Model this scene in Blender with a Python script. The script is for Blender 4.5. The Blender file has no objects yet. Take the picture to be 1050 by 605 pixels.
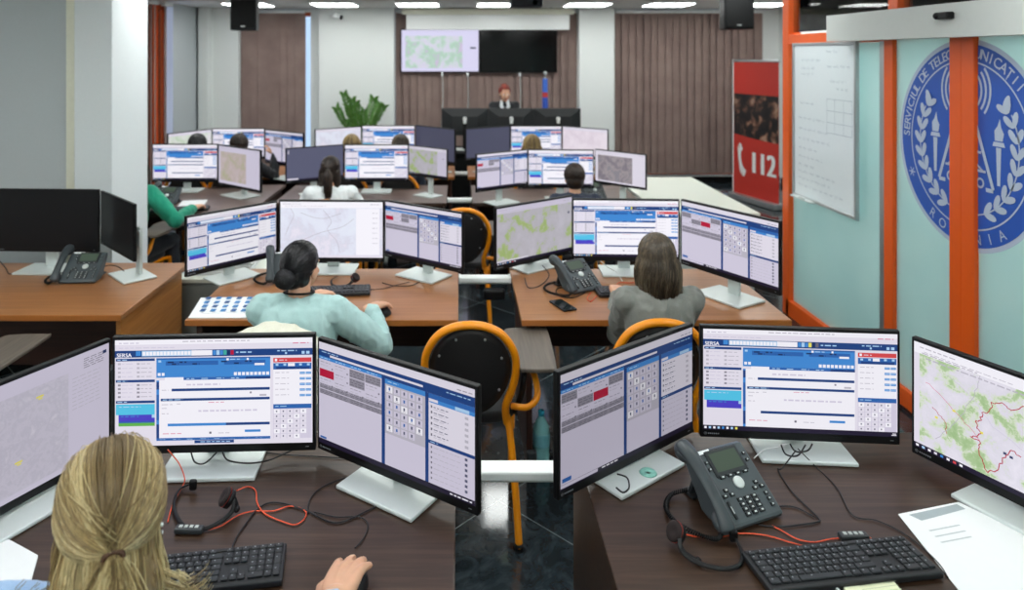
import bpy, bmesh, math, random
from mathutils import Vector, Matrix, noise, Quaternion
random.seed(7)
PI = math.pi
SC = bpy.context.scene
COL = SC.collection
# ---- camera model: 1050 x 605, focal length 730 px, principal point (470, 56), eye 2.0 m
F, CX, CY, EYE = 730.0, 470.0, 56.0, 2.0
def P(px, py, Y): return Vector(((px-CX)*Y/F, Y, EYE-(py-CY)*Y/F))
def D(px, py, z=0.75):
    Y = F*(EYE-z)/(py-CY)
    return Vector(((px-CX)*Y/F, Y, z))

# ------------------------------------------------------------------ materials
def lin(c):
    if isinstance(c, str):
        c = c.lstrip('#'); c = [int(c[i:i+2], 16) for i in (0, 2, 4)]
    o = []
    for v in c:
        v /= 255.0
        o.append(v/12.92 if v <= 0.04045 else ((v+0.055)/1.055)**2.4)
    return (o[0], o[1], o[2], 1.0)
MATS = {}
def new_mat(name):
    m = bpy.data.materials.new(name); m.use_nodes = True
    MATS[name] = m
    nt = m.node_tree
    b = nt.nodes['Principled BSDF']
    return m, nt, b
def N(nt, kind, **kw):
    n = nt.nodes.new(kind)
    for k, v in kw.items():
        if k in n.inputs.keys(): n.inputs[k].default_value = v
        else: setattr(n, k, v)
    return n
def ramp(nt, src, stops, mode='LINEAR'):
    r = nt.nodes.new('ShaderNodeValToRGB'); cr = r.color_ramp; cr.interpolation = mode
    while len(cr.elements) > 1: cr.elements.remove(cr.elements[-1])
    cr.elements[0].position = stops[0][0]; cr.elements[0].color = lin(stops[0][1])
    for p, c in stops[1:]:
        e = cr.elements.new(p); e.color = lin(c)
    nt.links.new(src, r.inputs['Fac'])
    return r.outputs['Color']
def coords(nt, scale=(1, 1, 1), rot=(0, 0, 0)):
    t = N(nt, 'ShaderNodeTexCoord'); mp = N(nt, 'ShaderNodeMapping')
    mp.inputs['Scale'].default_value = scale; mp.inputs['Rotation'].default_value = rot
    nt.links.new(t.outputs['Object'], mp.inputs['Vector'])
    return mp.outputs['Vector']
def noise_tex(nt, vec, scale, detail=4, rough=0.55, dist=0.0):
    n = N(nt, 'ShaderNodeTexNoise'); n.inputs['Scale'].default_value = scale
    n.inputs['Detail'].default_value = detail; n.inputs['Roughness'].default_value = rough
    n.inputs['Distortion'].default_value = dist
    nt.links.new(vec, n.inputs['Vector'])
    return n.outputs['Fac']
def bump(nt, b, h, strength=0.1, dist=0.01):
    bp = N(nt, 'ShaderNodeBump'); bp.inputs['Strength'].default_value = strength
    bp.inputs['Distance'].default_value = dist
    nt.links.new(h, bp.inputs['Height']); nt.links.new(bp.outputs['Normal'], b.inputs['Normal'])
def plain(name, c, rough=0.5, metal=0.0, var=0.06, scale=30, bmp=0.0, spec=0.5, **kw):
    """a flat colour with a little procedural variation"""
    if name in MATS: return MATS[name]
    m, nt, b = new_mat(name)
    v = coords(nt)
    f = noise_tex(nt, v, scale)
    base = lin(c)
    hsv = N(nt, 'ShaderNodeHueSaturation'); hsv.inputs['Color'].default_value = base
    mr = N(nt, 'ShaderNodeMapRange'); mr.inputs['To Min'].default_value = 1-var; mr.inputs['To Max'].default_value = 1+var
    nt.links.new(f, mr.inputs['Value']); nt.links.new(mr.outputs['Result'], hsv.inputs['Value'])
    nt.links.new(hsv.outputs['Color'], b.inputs['Base Color'])
    b.inputs['Roughness'].default_value = rough; b.inputs['Metallic'].default_value = metal
    b.inputs['Specular IOR Level'].default_value = spec
    if bmp: bump(nt, b, f, bmp, 0.004)
    for k, val in kw.items(): b.inputs[k.replace('_', ' ')].default_value = val
    return m
def wood(name, dark, mid, light, rough=0.3, scale=1.0, axis='x'):
    m, nt, b = new_mat(name)
    sc = (1.2*scale, 26*scale, 26*scale) if axis == 'x' else (26*scale, 1.2*scale, 26*scale)
    v = coords(nt, sc)
    f = noise_tex(nt, v, 2.2, 7, 0.6, 0.6)
    nt.links.new(ramp(nt, f, [(0.25, dark), (0.5, mid), (0.75, light)]), b.inputs['Base Color'])
    b.inputs['Roughness'].default_value = rough
    bump(nt, b, f, 0.05, 0.002)
    return m
def fabric(name, c1, c2, scale=260, rough=0.9, big=6):
    m, nt, b = new_mat(name)
    v = coords(nt)
    f1 = noise_tex(nt, v, scale, 2); f2 = noise_tex(nt, v, big, 3)
    mx = N(nt, 'ShaderNodeMath', operation='ADD'); mh = N(nt, 'ShaderNodeMath', operation='MULTIPLY')
    nt.links.new(f1, mx.inputs[0]); nt.links.new(f2, mx.inputs[1])
    nt.links.new(mx.outputs[0], mh.inputs[0]); mh.inputs[1].default_value = 0.5
    nt.links.new(ramp(nt, mh.outputs[0], [(0.35, c1), (0.65, c2)]), b.inputs['Base Color'])
    b.inputs['Roughness'].default_value = rough
    b.inputs['Sheen Weight'].default_value = 0.15
    bump(nt, b, f1, 0.15, 0.002)
    return m
def emit(name, c, s=1.0):
    """a lit screen colour; the object's own colour is the monitor's brightness setting"""
    if name in MATS: return MATS[name]
    m, nt, b = new_mat(name)
    oi = N(nt, 'ShaderNodeObjectInfo')
    mx = N(nt, 'ShaderNodeMix', data_type='RGBA', blend_type='MULTIPLY')
    mx.inputs[0].default_value = 1.0
    mx.inputs[6].default_value = lin(c)
    nt.links.new(oi.outputs['Color'], mx.inputs[7])
    b.inputs['Base Color'].default_value = (0.008, 0.008, 0.009, 1)
    b.inputs['Roughness'].default_value = 0.35; b.inputs['Specular IOR Level'].default_value = 0.2
    nt.links.new(mx.outputs[2], b.inputs['Emission Color'])
    b.inputs['Emission Strength'].default_value = s
    return m
def emit_map(name, stops, scale=6, detail=8, s=1.0, dist=0.4, off=(0, 0, 0)):
    """a map shown on a screen: procedural patches of colour"""
    m, nt, b = new_mat(name)
    t = N(nt, 'ShaderNodeTexCoord'); mp = N(nt, 'ShaderNodeMapping')
    mp.inputs['Location'].default_value = off
    nt.links.new(t.outputs['Object'], mp.inputs['Vector'])
    f = noise_tex(nt, mp.outputs['Vector'], scale, detail, 0.6, dist)
    f2 = noise_tex(nt, mp.outputs['Vector'], scale*9, 4, 0.7, 1.0)
    ma = N(nt, 'ShaderNodeMath', operation='MULTIPLY_ADD')
    nt.links.new(f2, ma.inputs[0]); ma.inputs[1].default_value = 0.22; nt.links.new(f, ma.inputs[2])
    sb = N(nt, 'ShaderNodeMath', operation='SUBTRACT'); nt.links.new(ma.outputs[0], sb.inputs[0]); sb.inputs[1].default_value = 0.11
    c = ramp(nt, sb.outputs[0], stops)
    oi = N(nt, 'ShaderNodeObjectInfo')
    mx = N(nt, 'ShaderNodeMix', data_type='RGBA', blend_type='MULTIPLY'); mx.inputs[0].default_value = 1.0
    nt.links.new(c, mx.inputs[6]); nt.links.new(oi.outputs['Color'], mx.inputs[7])
    b.inputs['Base Color'].default_value = (0.008, 0.008, 0.009, 1); b.inputs['Roughness'].default_value = 0.35
    nt.links.new(mx.outputs[2], b.inputs['Emission Color']); b.inputs['Emission Strength'].default_value = s
    return m

# ------------------------------------------------------------------ mesh building
class MB:
    def __init__(s): s.bm = bmesh.new(); s.M = Matrix()
    def add(s, verts, faces, mi=0, smooth=False):
        M = s.M
        vs = [s.bm.verts.new(M @ Vector(v)) for v in verts]
        for k, f in enumerate(faces):
            try: fc = s.bm.faces.new([vs[i] for i in f])
            except ValueError: continue
            fc.material_index = mi[k] if isinstance(mi, (list, tuple)) else mi
            fc.smooth = smooth
        return vs
    def bmesh_add(s, t, mi=0, smooth=False):
        t.verts.index_update()
        s.add([v.co.copy() for v in t.verts], [[v.index for v in f.verts] for f in t.faces], mi, smooth)
        t.free()
    def box(s, c, size, mi=0, bev=0.0, R=None, seg=2, smooth=False):
        t = bmesh.new(); bmesh.ops.create_cube(t, size=1.0)
        for v in t.verts: v.co = Vector((v.co.x*size[0], v.co.y*size[1], v.co.z*size[2]))
        if bev: bmesh.ops.bevel(t, geom=t.edges[:], offset=bev, segments=seg, affect='EDGES', profile=0.5)
        Rm = R.to_4x4() if R is not None else Matrix()
        T = Matrix.Translation(Vector(c)) @ Rm
        for v in t.verts: v.co = T @ v.co
        s.bmesh_add(t, mi, smooth)
    def prism(s, poly, z0, z1, mi=0, bev=0.0, seg=2, smooth=False, mi_side=None):
        """polygon in local xy, extruded z0..z1"""
        t = bmesh.new()
        a = [t.verts.new((x, y, z0)) for x, y in poly]; b = [t.verts.new((x, y, z1)) for x, y in poly]
        t.faces.new(a[::-1]); t.faces.new(b)
        n = len(poly)
        for i in range(n): t.faces.new([a[i], a[(i+1) % n], b[(i+1) % n], b[i]])
        bmesh.ops.recalc_face_normals(t, faces=t.faces[:])
        if bev:
            es = [e for e in t.edges if abs(e.verts[0].co.z-e.verts[1].co.z) < 1e-6]
            bmesh.ops.bevel(t, geom=es, offset=bev, segments=seg, affect='EDGES', profile=0.5)
        s.bmesh_add(t, mi, smooth)
    def flat(s, poly, z=0.0, mi=0):
        s.add([(x, y, z) for x, y in poly], [list(range(len(poly)))], mi)
    def rect(s, x0, y0, x1, y1, z=0.0, mi=0): s.flat([(x0, y0), (x1, y0), (x1, y1), (x0, y1)], z, mi)
    def ring(s, r0, r1, a0, a1, z=0.0, mi=0, n=48, c=(0, 0)):
        v = []; f = []
        for i in range(n+1):
            a = a0+(a1-a0)*i/n
            v += [(c[0]+r0*math.cos(a), c[1]+r0*math.sin(a), z), (c[0]+r1*math.cos(a), c[1]+r1*math.sin(a), z)]
            if i: f.append((2*i-2, 2*i-1, 2*i+1, 2*i) if a1 > a0 else (2*i, 2*i+1, 2*i-1, 2*i-2))
        s.add(v, f, mi)
    def tube(s, pts, r, seg=8, mi=0, closed=False, smooth=True, flatten=1.0, up=None, caps=True):
        pts = [Vector(p) for p in pts]; n = len(pts)
        rs = r if isinstance(r, (list, tuple)) else [r]*n
        tang = []
        for i in range(n):
            if closed: d = pts[(i+1) % n]-pts[i-1]
            else: d = pts[min(i+1, n-1)]-pts[max(i-1, 0)]
            tang.append(d.normalized() if d.length > 1e-9 else Vector((0, 0, 1)))
        ref = Vector(up) if up else (Vector((0, 0, 1)) if abs(tang[0].z) < 0.9 else Vector((1, 0, 0)))
        u = (ref-tang[0]*ref.dot(tang[0])).normalized()
        v = []; f = []
        for i in range(n):
            if i and not up:
                q = tang[i-1].rotation_difference(tang[i]); u = q @ u
            elif up: u = (ref-tang[i]*ref.dot(tang[i])).normalized()
            w = tang[i].cross(u)
            for k in range(seg):
                a = 2*PI*k/seg
                v.append(pts[i]+(u*math.cos(a)*flatten+w*math.sin(a))*rs[i])
        m = n if closed else n-1
        for i in range(m):
            for k in range(seg):
                a, b = i*seg+k, i*seg+(k+1) % seg
                c, d = ((i+1) % n)*seg+(k+1) % seg, ((i+1) % n)*seg+k
                f.append((a, b, c, d))
        if caps and not closed:
            f.append(tuple(range(seg))[::-1]); f.append(tuple(range((n-1)*seg, n*seg)))
        s.add(v, f, mi, smooth)
    def cyl(s, p0, p1, r0, r1=None, seg=16, mi=0, smooth=True):
        s.tube([p0, p1], [r0, r0 if r1 is None else r1], seg, mi, smooth=smooth)
    def lathe(s, prof, c=(0, 0, 0), seg=24, mi=0, smooth=True):
        v = []; f = []; n = len(prof)
        for r, z in prof:
            for k in range(seg):
                a = 2*PI*k/seg; v.append((c[0]+r*math.cos(a), c[1]+r*math.sin(a), c[2]+z))
        for i in range(n-1):
            for k in range(seg):
                f.append((i*seg+k, i*seg+(k+1) % seg, (i+1)*seg+(k+1) % seg, (i+1)*seg+k))
        f.append(tuple(range(seg))[::-1]); f.append(tuple(range((n-1)*seg, n*seg)))
        s.add(v, f, mi, smooth)
    def ball(s, c, r, mi=0, seg=20, R=None):
        r = (r, r, r) if not isinstance(r, (tuple, list)) else r
        t = bmesh.new(); bmesh.ops.create_uvsphere(t, u_segments=seg, v_segments=max(6, seg//2), radius=1.0)
        for v in t.verts:
            p = Vector((v.co.x*r[0], v.co.y*r[1], v.co.z*r[2]))
            if R is not None: p = R @ p
            v.co = p+Vector(c)
        s.bmesh_add(t, mi, True)
    def loft(s, secs, seg=20, mi=0):
        """secs: (centre, rx, ry) horizontal ellipses from bottom to top"""
        v = []; f = []; n = len(secs)
        for c, rx, ry in secs:
            for k in range(seg):
                a = 2*PI*k/seg; v.append((c[0]+rx*math.cos(a), c[1]+ry*math.sin(a), c[2]))
        for i in range(n-1):
            for k in range(seg):
                f.append((i*seg+k, i*seg+(k+1) % seg, (i+1)*seg+(k+1) % seg, (i+1)*seg+k))
        f.append(tuple(range(seg))[::-1]); f.append(tuple(range((n-1)*seg, n*seg)))
        s.add(v, f, mi, True)
    def limb(s, pts, rs, seg=14):
        s.tube(pts, rs, seg)
        for p, r in zip(pts, rs): s.ball(p, r, seg=seg)
    def text(s, body, size, c=(0, 0, 0), rot=0.0, mi=0, align='CENTER', sx=1.0):
        vs, fs = text_geo(body, align)
        ca, sa = math.cos(rot), math.sin(rot)
        s.add([(c[0]+(x*sx*ca-y*sa)*size, c[1]+(x*sx*sa+y*ca)*size, c[2]) for x, y in vs], fs, mi)
    def mesh(s, name, mats):
        me = bpy.data.meshes.new(name); s.bm.to_mesh(me); s.bm.free()
        for m in (mats if isinstance(mats, (list, tuple)) else [mats]): me.materials.append(m)
        return me
    def build(s, name, mats, parent=None): return put(name, s.mesh(name, mats), parent)
_TXT = {}
def text_geo(body, align):
    k = (body, align)
    if k not in _TXT:
        cu = bpy.data.curves.new('lettering', 'FONT'); cu.body = body; cu.size = 1.0
        cu.align_x = align; cu.align_y = 'BOTTOM_BASELINE'; cu.resolution_u = 3
        o = bpy.data.objects.new('lettering', cu); COL.objects.link(o)
        me = bpy.data.meshes.new_from_object(o.evaluated_get(bpy.context.evaluated_depsgraph_get()))
        _TXT[k] = ([(v.co.x, v.co.y) for v in me.vertices], [list(p.vertices) for p in me.polygons])
        bpy.data.objects.remove(o); bpy.data.curves.remove(cu); bpy.data.meshes.remove(me)
    return _TXT[k]
def put(name, me, parent=None, loc=None):
    o = bpy.data.objects.new(name, me); COL.objects.link(o)
    if parent is not None: o.parent = parent
    if loc is not None: o.location = loc
    return o
def tag(o, label=None, cat=None, group=None, kind=None):
    if label: o['label'] = label
    if cat: o['category'] = cat
    if group: o['group'] = group
    if kind: o['kind'] = kind
    return o
def thing(name, label, cat, loc=(0, 0, 0), rotz=0.0, group=None, scale=1.0):
    o = bpy.data.objects.new(name, None); COL.objects.link(o)
    o.empty_display_size = 0.1
    o.location = loc; o.rotation_euler = (0, 0, rotz); o.scale = (scale,)*3
    return tag(o, label, cat, group)
def dup(root, loc, rotz=0.0, label=None, group=None):
    r = root.copy(); COL.objects.link(r); r.location = loc; r.rotation_euler = (0, 0, rotz)
    if label: r['label'] = label
    if group: r['group'] = group
    for ch in list(root.children):
        c = ch.copy(); COL.objects.link(c); c.parent = r
        for g in list(ch.children):
            d = g.copy(); COL.objects.link(d); d.parent = c
    return r
def struct(o): o['kind'] = 'structure'; return o
def spline(pts, n=8, closed=False):
    pts = [Vector(p) for p in pts]; out = []; m = len(pts)
    def g(i): return pts[i % m] if closed else pts[max(0, min(m-1, i))]
    for i in range(m if closed else m-1):
        p0, p1, p2, p3 = g(i-1), g(i), g(i+1), g(i+2)
        for k in range(n):
            t = k/n
            out.append(0.5*((2*p1)+(p2-p0)*t+(2*p0-5*p1+4*p2-p3)*t*t+(3*p1-p0-3*p2+p3)*t**3))
    if not closed: out.append(pts[-1])
    return out
def remeshed(mb, voxel, smooth=2, wrinkle=0.0, wscale=14.0, factor=0.5):
    """one continuous skin over all closed shapes in mb"""
    me = bpy.data.meshes.new('skin'); mb.bm.to_mesh(me); mb.bm.free()
    o = bpy.data.objects.new('skin', me); COL.objects.link(o)
    md = o.modifiers.new('r', 'REMESH'); md.mode = 'VOXEL'; md.voxel_size = voxel; md.use_smooth_shade = True
    if smooth:
        ms = o.modifiers.new('s', 'SMOOTH'); ms.iterations = smooth; ms.factor = factor
    dg = bpy.context.evaluated_depsgraph_get()
    r = bpy.data.meshes.new_from_object(o.evaluated_get(dg))
    bpy.data.objects.remove(o); bpy.data.meshes.remove(me)
    if wrinkle:
        nn = [v.normal.copy() for v in r.vertices]
        for v, k in zip(r.vertices, nn):
            q = v.co*wscale; q.z *= 0.55
            w = noise.noise(q)+0.5*noise.noise(q*2.1)
            v.co += k*(wrinkle*(1-abs(w)*2.2))
    for p in r.polygons: p.use_smooth = True
    return r
def finish(name, me, mat, parent):
    me.name = name; me.materials.clear(); me.materials.append(mat)
    return put(name, me, parent)
# ================================================================== materials of the place
M = {}
M['white_wall'] = plain('white painted plaster', '#e6eae8', 0.85, var=0.03, scale=60, bmp=0.05)
M['grey_wall'] = plain('grey painted plaster', '#bcc3c6', 0.85, var=0.03, scale=60, bmp=0.05)  # the partition's own paint; a shade tone on the left wall's end
M['ceiling'] = plain('ceiling board', '#e2e4e1', 0.9, var=0.03, scale=80, bmp=0.08)
M['cream'] = plain('cream trunking', '#e4e4d2', 0.5)
M['orange_al'] = plain('orange powder coat', '#e65c12', 0.4, var=0.04)
M['yellow_tube'] = plain('yellow orange tube', '#f0920a', 0.3, var=0.04)
M['grey_beam'] = plain('pale grey operator cover', '#c4c9c6', 0.5, var=0.03)
M['black_plastic'] = plain('black plastic', '#0a0b0d', 0.45, var=0.1, spec=0.3)
M['dark_plastic'] = plain('dark slate plastic', '#3b4246', 0.42, var=0.06)
M['soft_black'] = plain('soft black', '#08090a', 0.75, spec=0.2, var=0.15, scale=200, bmp=0.1)
M['silver'] = plain('satin silver', '#d6dedc', 0.35, 0.15, var=0.03)
M['alu'] = plain('aluminium', '#b9bdbf', 0.35, 0.8, var=0.03)
M['paper'] = plain('white paper', '#f2f4f5', 0.8, var=0.02)
M['white_lam'] = plain('white laminate', '#e6eadf', 0.35, var=0.03)
M['white_enamel'] = plain('white enamel', '#eef1f0', 0.3, var=0.02)
M['light_grey'] = plain('light grey paint', '#b6bcb9', 0.5, var=0.04)
M['wenge'] = wood('dark wenge veneer', '#291b12', '#3b291d', '#543e2f', 0.36)
M['wenge_edge'] = plain('dark wenge edge', '#38271e', 0.4)
M['cherry'] = wood('cherry veneer', '#8c5a36', '#a06b41', '#b07a4c', 0.3)
M['cherry_edge'] = plain('cherry edge band', '#a5652f', 0.3)
M['cherry_panel'] = wood('cherry end panel', '#a3642f', '#b5773b', '#c48a4c', 0.4, axis='y')
M['brown_panel'] = wood('dark brown panel', '#31180f', '#3c1f14', '#46261a', 0.5)
M['tablet'] = wood('grey oak tablet', '#4f473f', '#5f564d', '#70665c', 0.5, axis='y')
M['blind'] = None
M['red'] = plain('banner red', '#c23328', 0.55, var=0.03)
M['orange_cable'] = plain('orange cable', '#e4552f', 0.45)
M['black_cable'] = plain('black cable', '#17181b', 0.5)
M['white_cable'] = plain('white cable', '#e2e5e4', 0.5)

def blind_mat():
    m, nt, b = new_mat('brown blind fabric')
    v = coords(nt, (1, 1, 1)); f = noise_tex(nt, v, 3.0, 3)
    v2 = coords(nt, (300, 300, 40)); f2 = noise_tex(nt, v2, 1.0, 2)
    nt.links.new(ramp(nt, f, [(0.3, '#85706a'), (0.7, '#97827a')]), b.inputs['Base Color'])
    b.inputs['Roughness'].default_value = 0.95
    bump(nt, b, f2, 0.2, 0.002)
    return m
M['blind'] = blind_mat()

def granite():
    m, nt, b = new_mat('polished dark granite tiles')
    v = coords(nt, rot=(0, 0, -PI/4))
    sep = N(nt, 'ShaderNodeSeparateXYZ'); nt.links.new(v, sep.inputs[0])
    outs = []
    for ax, off in (('X', 0.0), ('Y', 0.0)):
        ad = N(nt, 'ShaderNodeMath', operation='ADD'); nt.links.new(sep.outputs[ax], ad.inputs[0]); ad.inputs[1].default_value = TILE_OFF[ax]
        dv = N(nt, 'ShaderNodeMath', operation='DIVIDE'); nt.links.new(ad.outputs[0], dv.inputs[0]); dv.inputs[1].default_value = 0.6
        fr = N(nt, 'ShaderNodeMath', operation='FRACT'); nt.links.new(dv.outputs[0], fr.inputs[0])
        sb = N(nt, 'ShaderNodeMath', operation='SUBTRACT'); nt.links.new(fr.outputs[0], sb.inputs[0]); sb.inputs[1].default_value = 0.5
        ab = N(nt, 'ShaderNodeMath', operation='ABSOLUTE'); nt.links.new(sb.outputs[0], ab.inputs[0])
        gt = N(nt, 'ShaderNodeMath', operation='GREATER_THAN'); nt.links.new(ab.outputs[0], gt.inputs[0]); gt.inputs[1].default_value = 0.4955
        outs.append(gt.outputs[0])
    mxm = N(nt, 'ShaderNodeMath', operation='MAXIMUM'); nt.links.new(outs[0], mxm.inputs[0]); nt.links.new(outs[1], mxm.inputs[1])
    vv = coords(nt)
    f = noise_tex(nt, vv, 9, 8, 0.65, 1.6)
    base = ramp(nt, f, [(0.3, '#1c2226'), (0.52, '#2b3338'), (0.66, '#3d474c'), (0.8, '#6d777a')])
    mix = N(nt, 'ShaderNodeMix', data_type='RGBA'); nt.links.new(mxm.outputs[0], mix.inputs[0])
    nt.links.new(base, mix.inputs[6]); mix.inputs[7].default_value = lin('#7c8688')
    nt.links.new(mix.outputs[2], b.inputs['Base Color'])
    b.inputs['Roughness'].default_value = 0.09; b.inputs['Specular IOR Level'].default_value = 0.6
    return m
# seams found in the photo: x+y = 3.373 and y-x = 3.016
_u, _v = 3.373/math.sqrt(2), 3.016/math.sqrt(2)
TILE_OFF = {'X': -_u, 'Y': -_v}
M['granite'] = granite()

def frosted():
    m, nt, b = new_mat('mint frosted glass')
    out = nt.nodes['Material Output']
    v = coords(nt); f = noise_tex(nt, v, 2.0, 2)
    c = ramp(nt, f, [(0.3, '#d6eeee'), (0.7, '#dff4f3')])
    nt.links.new(c, b.inputs['Base Color']); b.inputs['Roughness'].default_value = 0.22
    tr = N(nt, 'ShaderNodeBsdfTranslucent'); nt.links.new(c, tr.inputs['Color'])
    mx = N(nt, 'ShaderNodeMixShader'); mx.inputs[0].default_value = 0.75
    nt.links.new(b.outputs[0], mx.inputs[1]); nt.links.new(tr.outputs[0], mx.inputs[2])
    nt.links.new(mx.outputs[0], out.inputs['Surface'])
    return m
M['frosted'] = frosted()
def clear_glass(name='clear glass', tint='#e8f2f2'):
    m, nt, b = new_mat(name)
    out = nt.nodes['Material Output']
    tp = N(nt, 'ShaderNodeBsdfTransparent'); tp.inputs['Color'].default_value = lin(tint)
    gl = N(nt, 'ShaderNodeBsdfGlossy'); gl.inputs['Roughness'].default_value = 0.02
    fz = N(nt, 'ShaderNodeFresnel'); fz.inputs['IOR'].default_value = 1.5
    mx = N(nt, 'ShaderNodeMixShader')
    nt.links.new(fz.outputs[0], mx.inputs[0]); nt.links.new(tp.outputs[0], mx.inputs[1]); nt.links.new(gl.outputs[0], mx.inputs[2])
    nt.links.new(mx.outputs[0], out.inputs['Surface'])
    return m
M['glass'] = clear_glass()
def lamp_mat(name, c, s):
    m, nt, b = new_mat(name)
    b.inputs['Base Color'].default_value = lin('#f0f0ea'); b.inputs['Emission Color'].default_value = lin(c)
    b.inputs['Emission Strength'].default_value = s
    return m
LAMP = 12.5
M['lamp'] = lamp_mat('light diffuser', '#f5f9f7', LAMP)

# ================================================================== the setting
CEIL = 2.71
XL, XR, YB, YF = -3.95, 5.0, 11.1, -3.2
def wall(name, c, size, mat):
    b = MB(); b.box((0, 0, 0), size); o = b.build(name, mat); o.location = c; return struct(o)
b = MB(); b.box((0, 0, 0), (XR-XL+0.4, YB-YF+0.4, 0.1)); o = b.build('floor', M['granite']); o.location = ((XL+XR)/2, (YB+YF)/2, -0.05)
struct(o)
# bake the tile pattern in world coordinates: keep the object origin on the world origin
for v in o.data.vertices: v.co += o.location
o.location = (0, 0, 0)
wall('ceiling', ((XL+XR)/2, (YB+YF)/2, CEIL+0.05), (XR-XL+0.4, YB-YF+0.4, 0.1), M['ceiling'])
def multi_wall(name, boxes, mat):
    b = MB()
    for c, s in boxes: b.box(c, s)
    return struct(b.build(name, mat))
def span(x0, x1, y0, y1, z0, z1): return (((x0+x1)/2, (y0+y1)/2, (z0+z1)/2), (x1-x0, y1-y0, z1-z0))
# window openings in the back wall, hidden behind the blinds apart from narrow gaps
def bx(px, Y=YB): return (px-CX)*Y/F
OPEN = [(bx(246), bx(318.5)), (bx(402), bx(597)), (bx(634), 4.7)]
segs = []; x = XL-0.2
for a, c in OPEN:
    segs.append(span(x, a, YB, YB+0.2, 0, CEIL)); segs.append(span(a, c, YB, YB+0.2, 0, 0.12)); segs.append(span(a, c, YB, YB+0.2, 2.66, CEIL)); x = c
segs.append(span(x, XR+0.2, YB, YB+0.2, 0, CEIL))
multi_wall('wall_back', segs, M['white_wall'])
# left wall with a long window bay
multi_wall('wall_left', [span(XL-0.2, XL, YF, 5.3, 0, CEIL), 
                         span(XL-0.2, XL, 5.3, 9.86, 0, 0.12), span(XL-0.2, XL, 5.3, 9.86, 2.66, CEIL)], M['white_wall'])
multi_wall('wall_right', [span(XR, XR+0.2, YF, YB, 0, CEIL)], M['white_wall'])
multi_wall('wall_front', [span(XL-0.2, XR+0.2, YF-0.2, YF, 0, CEIL)], M['white_wall'])
multi_wall('wall_partition', [span(XL, -2.44, 4.62, 4.74, 0, CEIL)], M['grey_wall'])
# square columns
def column(x0, x1, y0, y1, mat):
    b = MB(); c, s = span(x0, x1, y0, y1, 0, CEIL); b.box((0, 0, 0), s, 0, 0.006); o = b.build('pillar', mat); o.location = c; return struct(o)
M['column'] = plain('white column paint', '#dfe5e7', 0.8, var=0.03, scale=70, bmp=0.06)
column(-2.43, -2.19, 4.5, 5.02, M['column'])
column(bx(203, 10.7), bx(213, 10.7), 10.7, YB, M['white_wall'])
column(bx(213, 10.9), bx(244.5, 10.9), 10.9, YB, M['white_wall'])
column(bx(327, 10.8), bx(404, 10.8), 10.8, YB, M['white_wall'])
column(bx(594, 10.8), bx(630, 10.8), 10.8, YB, M['white_wall'])
b = MB(); b.box((-2.485, 4.59, CEIL/2), (0.06, 0.05, CEIL)); struct(b.build('trim_1', M['cream']))
# dark skirting
for nm, c, s in [('baseboard_back', ((XL+XR)/2, YB-0.01, 0.05), (XR-XL, 0.02, 0.1)), ('baseboard_right', (XR-0.01, 8.3, 0.05), (0.02, 5.4, 0.1)),
                 ('baseboard_partition', (-3.2, 4.61, 0.05), (1.5, 0.02, 0.1))]:
    b = MB(); b.box(c, s); struct(b.build(nm, M['soft_black']))

# windows behind the blinds: orange frames with glass
def window(name, x0, x1, y, z0, z1, mull):
    t = bpy.data.objects.new(name, None); COL.objects.link(t); struct(t)
    b = MB()
    for c, s in [span(x0, x1, y-0.03, y+0.03, z0, z0+0.06), span(x0, x1, y-0.03, y+0.03, z1-0.06, z1)]: b.box(c, s)
    for xm in [x0-0.02, x1+0.03]+mull: b.box((xm, y, (z0+z1)/2), (0.05, 0.06, z1-z0))
    b.build('window_frame', M['orange_al'], t)
    b = MB(); b.box(((x0+x1)/2, y, (z0+z1)/2), (x1-x0, 0.008, z1-z0)); b.build('pane', M['glass'], t)
    return t
for i, (a, c) in enumerate(OPEN): window('window_%d' % (i+1), a, c, YB+0.12, 0.12, 2.66, [(a+c)/2])
t = window('window_4', 5.3, 9.52, 0, 0.12, 2.66, [6.2, 7.1, 8.0, 8.9])
t.rotation_euler = (0, 0, PI/2); t.location = (XL-0.025, 0, 0)
multi_wall('wall_left_shaded_end', [span(XL-0.2, XL, 9.86, YB+0.2, 0, CEIL)], M['grey_wall'])  # end of the left wall, its shade put into the colour as grey

# vertical fabric blinds
def blind(label, x0, x1, loc, rot=0.0, z0=0.16, z1=2.64, ang=0.30):
    t = thing('vertical_blind', label, 'blind', loc, rot, 'brown vertical blinds')
    b = MB(); b.box(((x0+x1)/2, 0, z1+0.02), (x1-x0, 0.05, 0.04)); b.build('headrail', M['white_enamel'], t)
    b = MB(); n = max(1, int((x1-x0)/0.112)); w = (x1-x0)/n
    for i in range(n):
        a = ang+random.uniform(-0.13, 0.13)
        c = (x0+w*(i+0.5), random.uniform(-0.002, 0.002), (z0+z1)/2)
        R = Matrix.Rotation(a, 3, 'Z')
        hw = w*0.68
        b.box(c, (hw*2, 0.002, z1-z0), 0, R=R)
    b.build('slats', M['blind'], t)
    return t
blind('brown vertical blind hanging behind the black loudspeaker on the left of the back wall', bx(243, 11.02), bx(312, 11.02), (0, 11.02, 0))
blind('brown vertical blind hanging behind the two wall screens', bx(407, 11.02), bx(591, 11.02), (0, 11.02, 0))
blind('widest brown vertical blind, on the back wall behind the red banner', bx(631, 11.02), 4.7, (0, 11.02, 0))
blind('brown vertical blind on the side window, nearest the white pillar', 5.32, 9.19, (XL+0.06, 0, 0), PI/2, ang=0.2)
blind('narrow strip of brown vertical blind beyond the orange window post', 9.37, 9.55, (XL+0.06, 0, 0), PI/2, ang=0.2)
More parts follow.
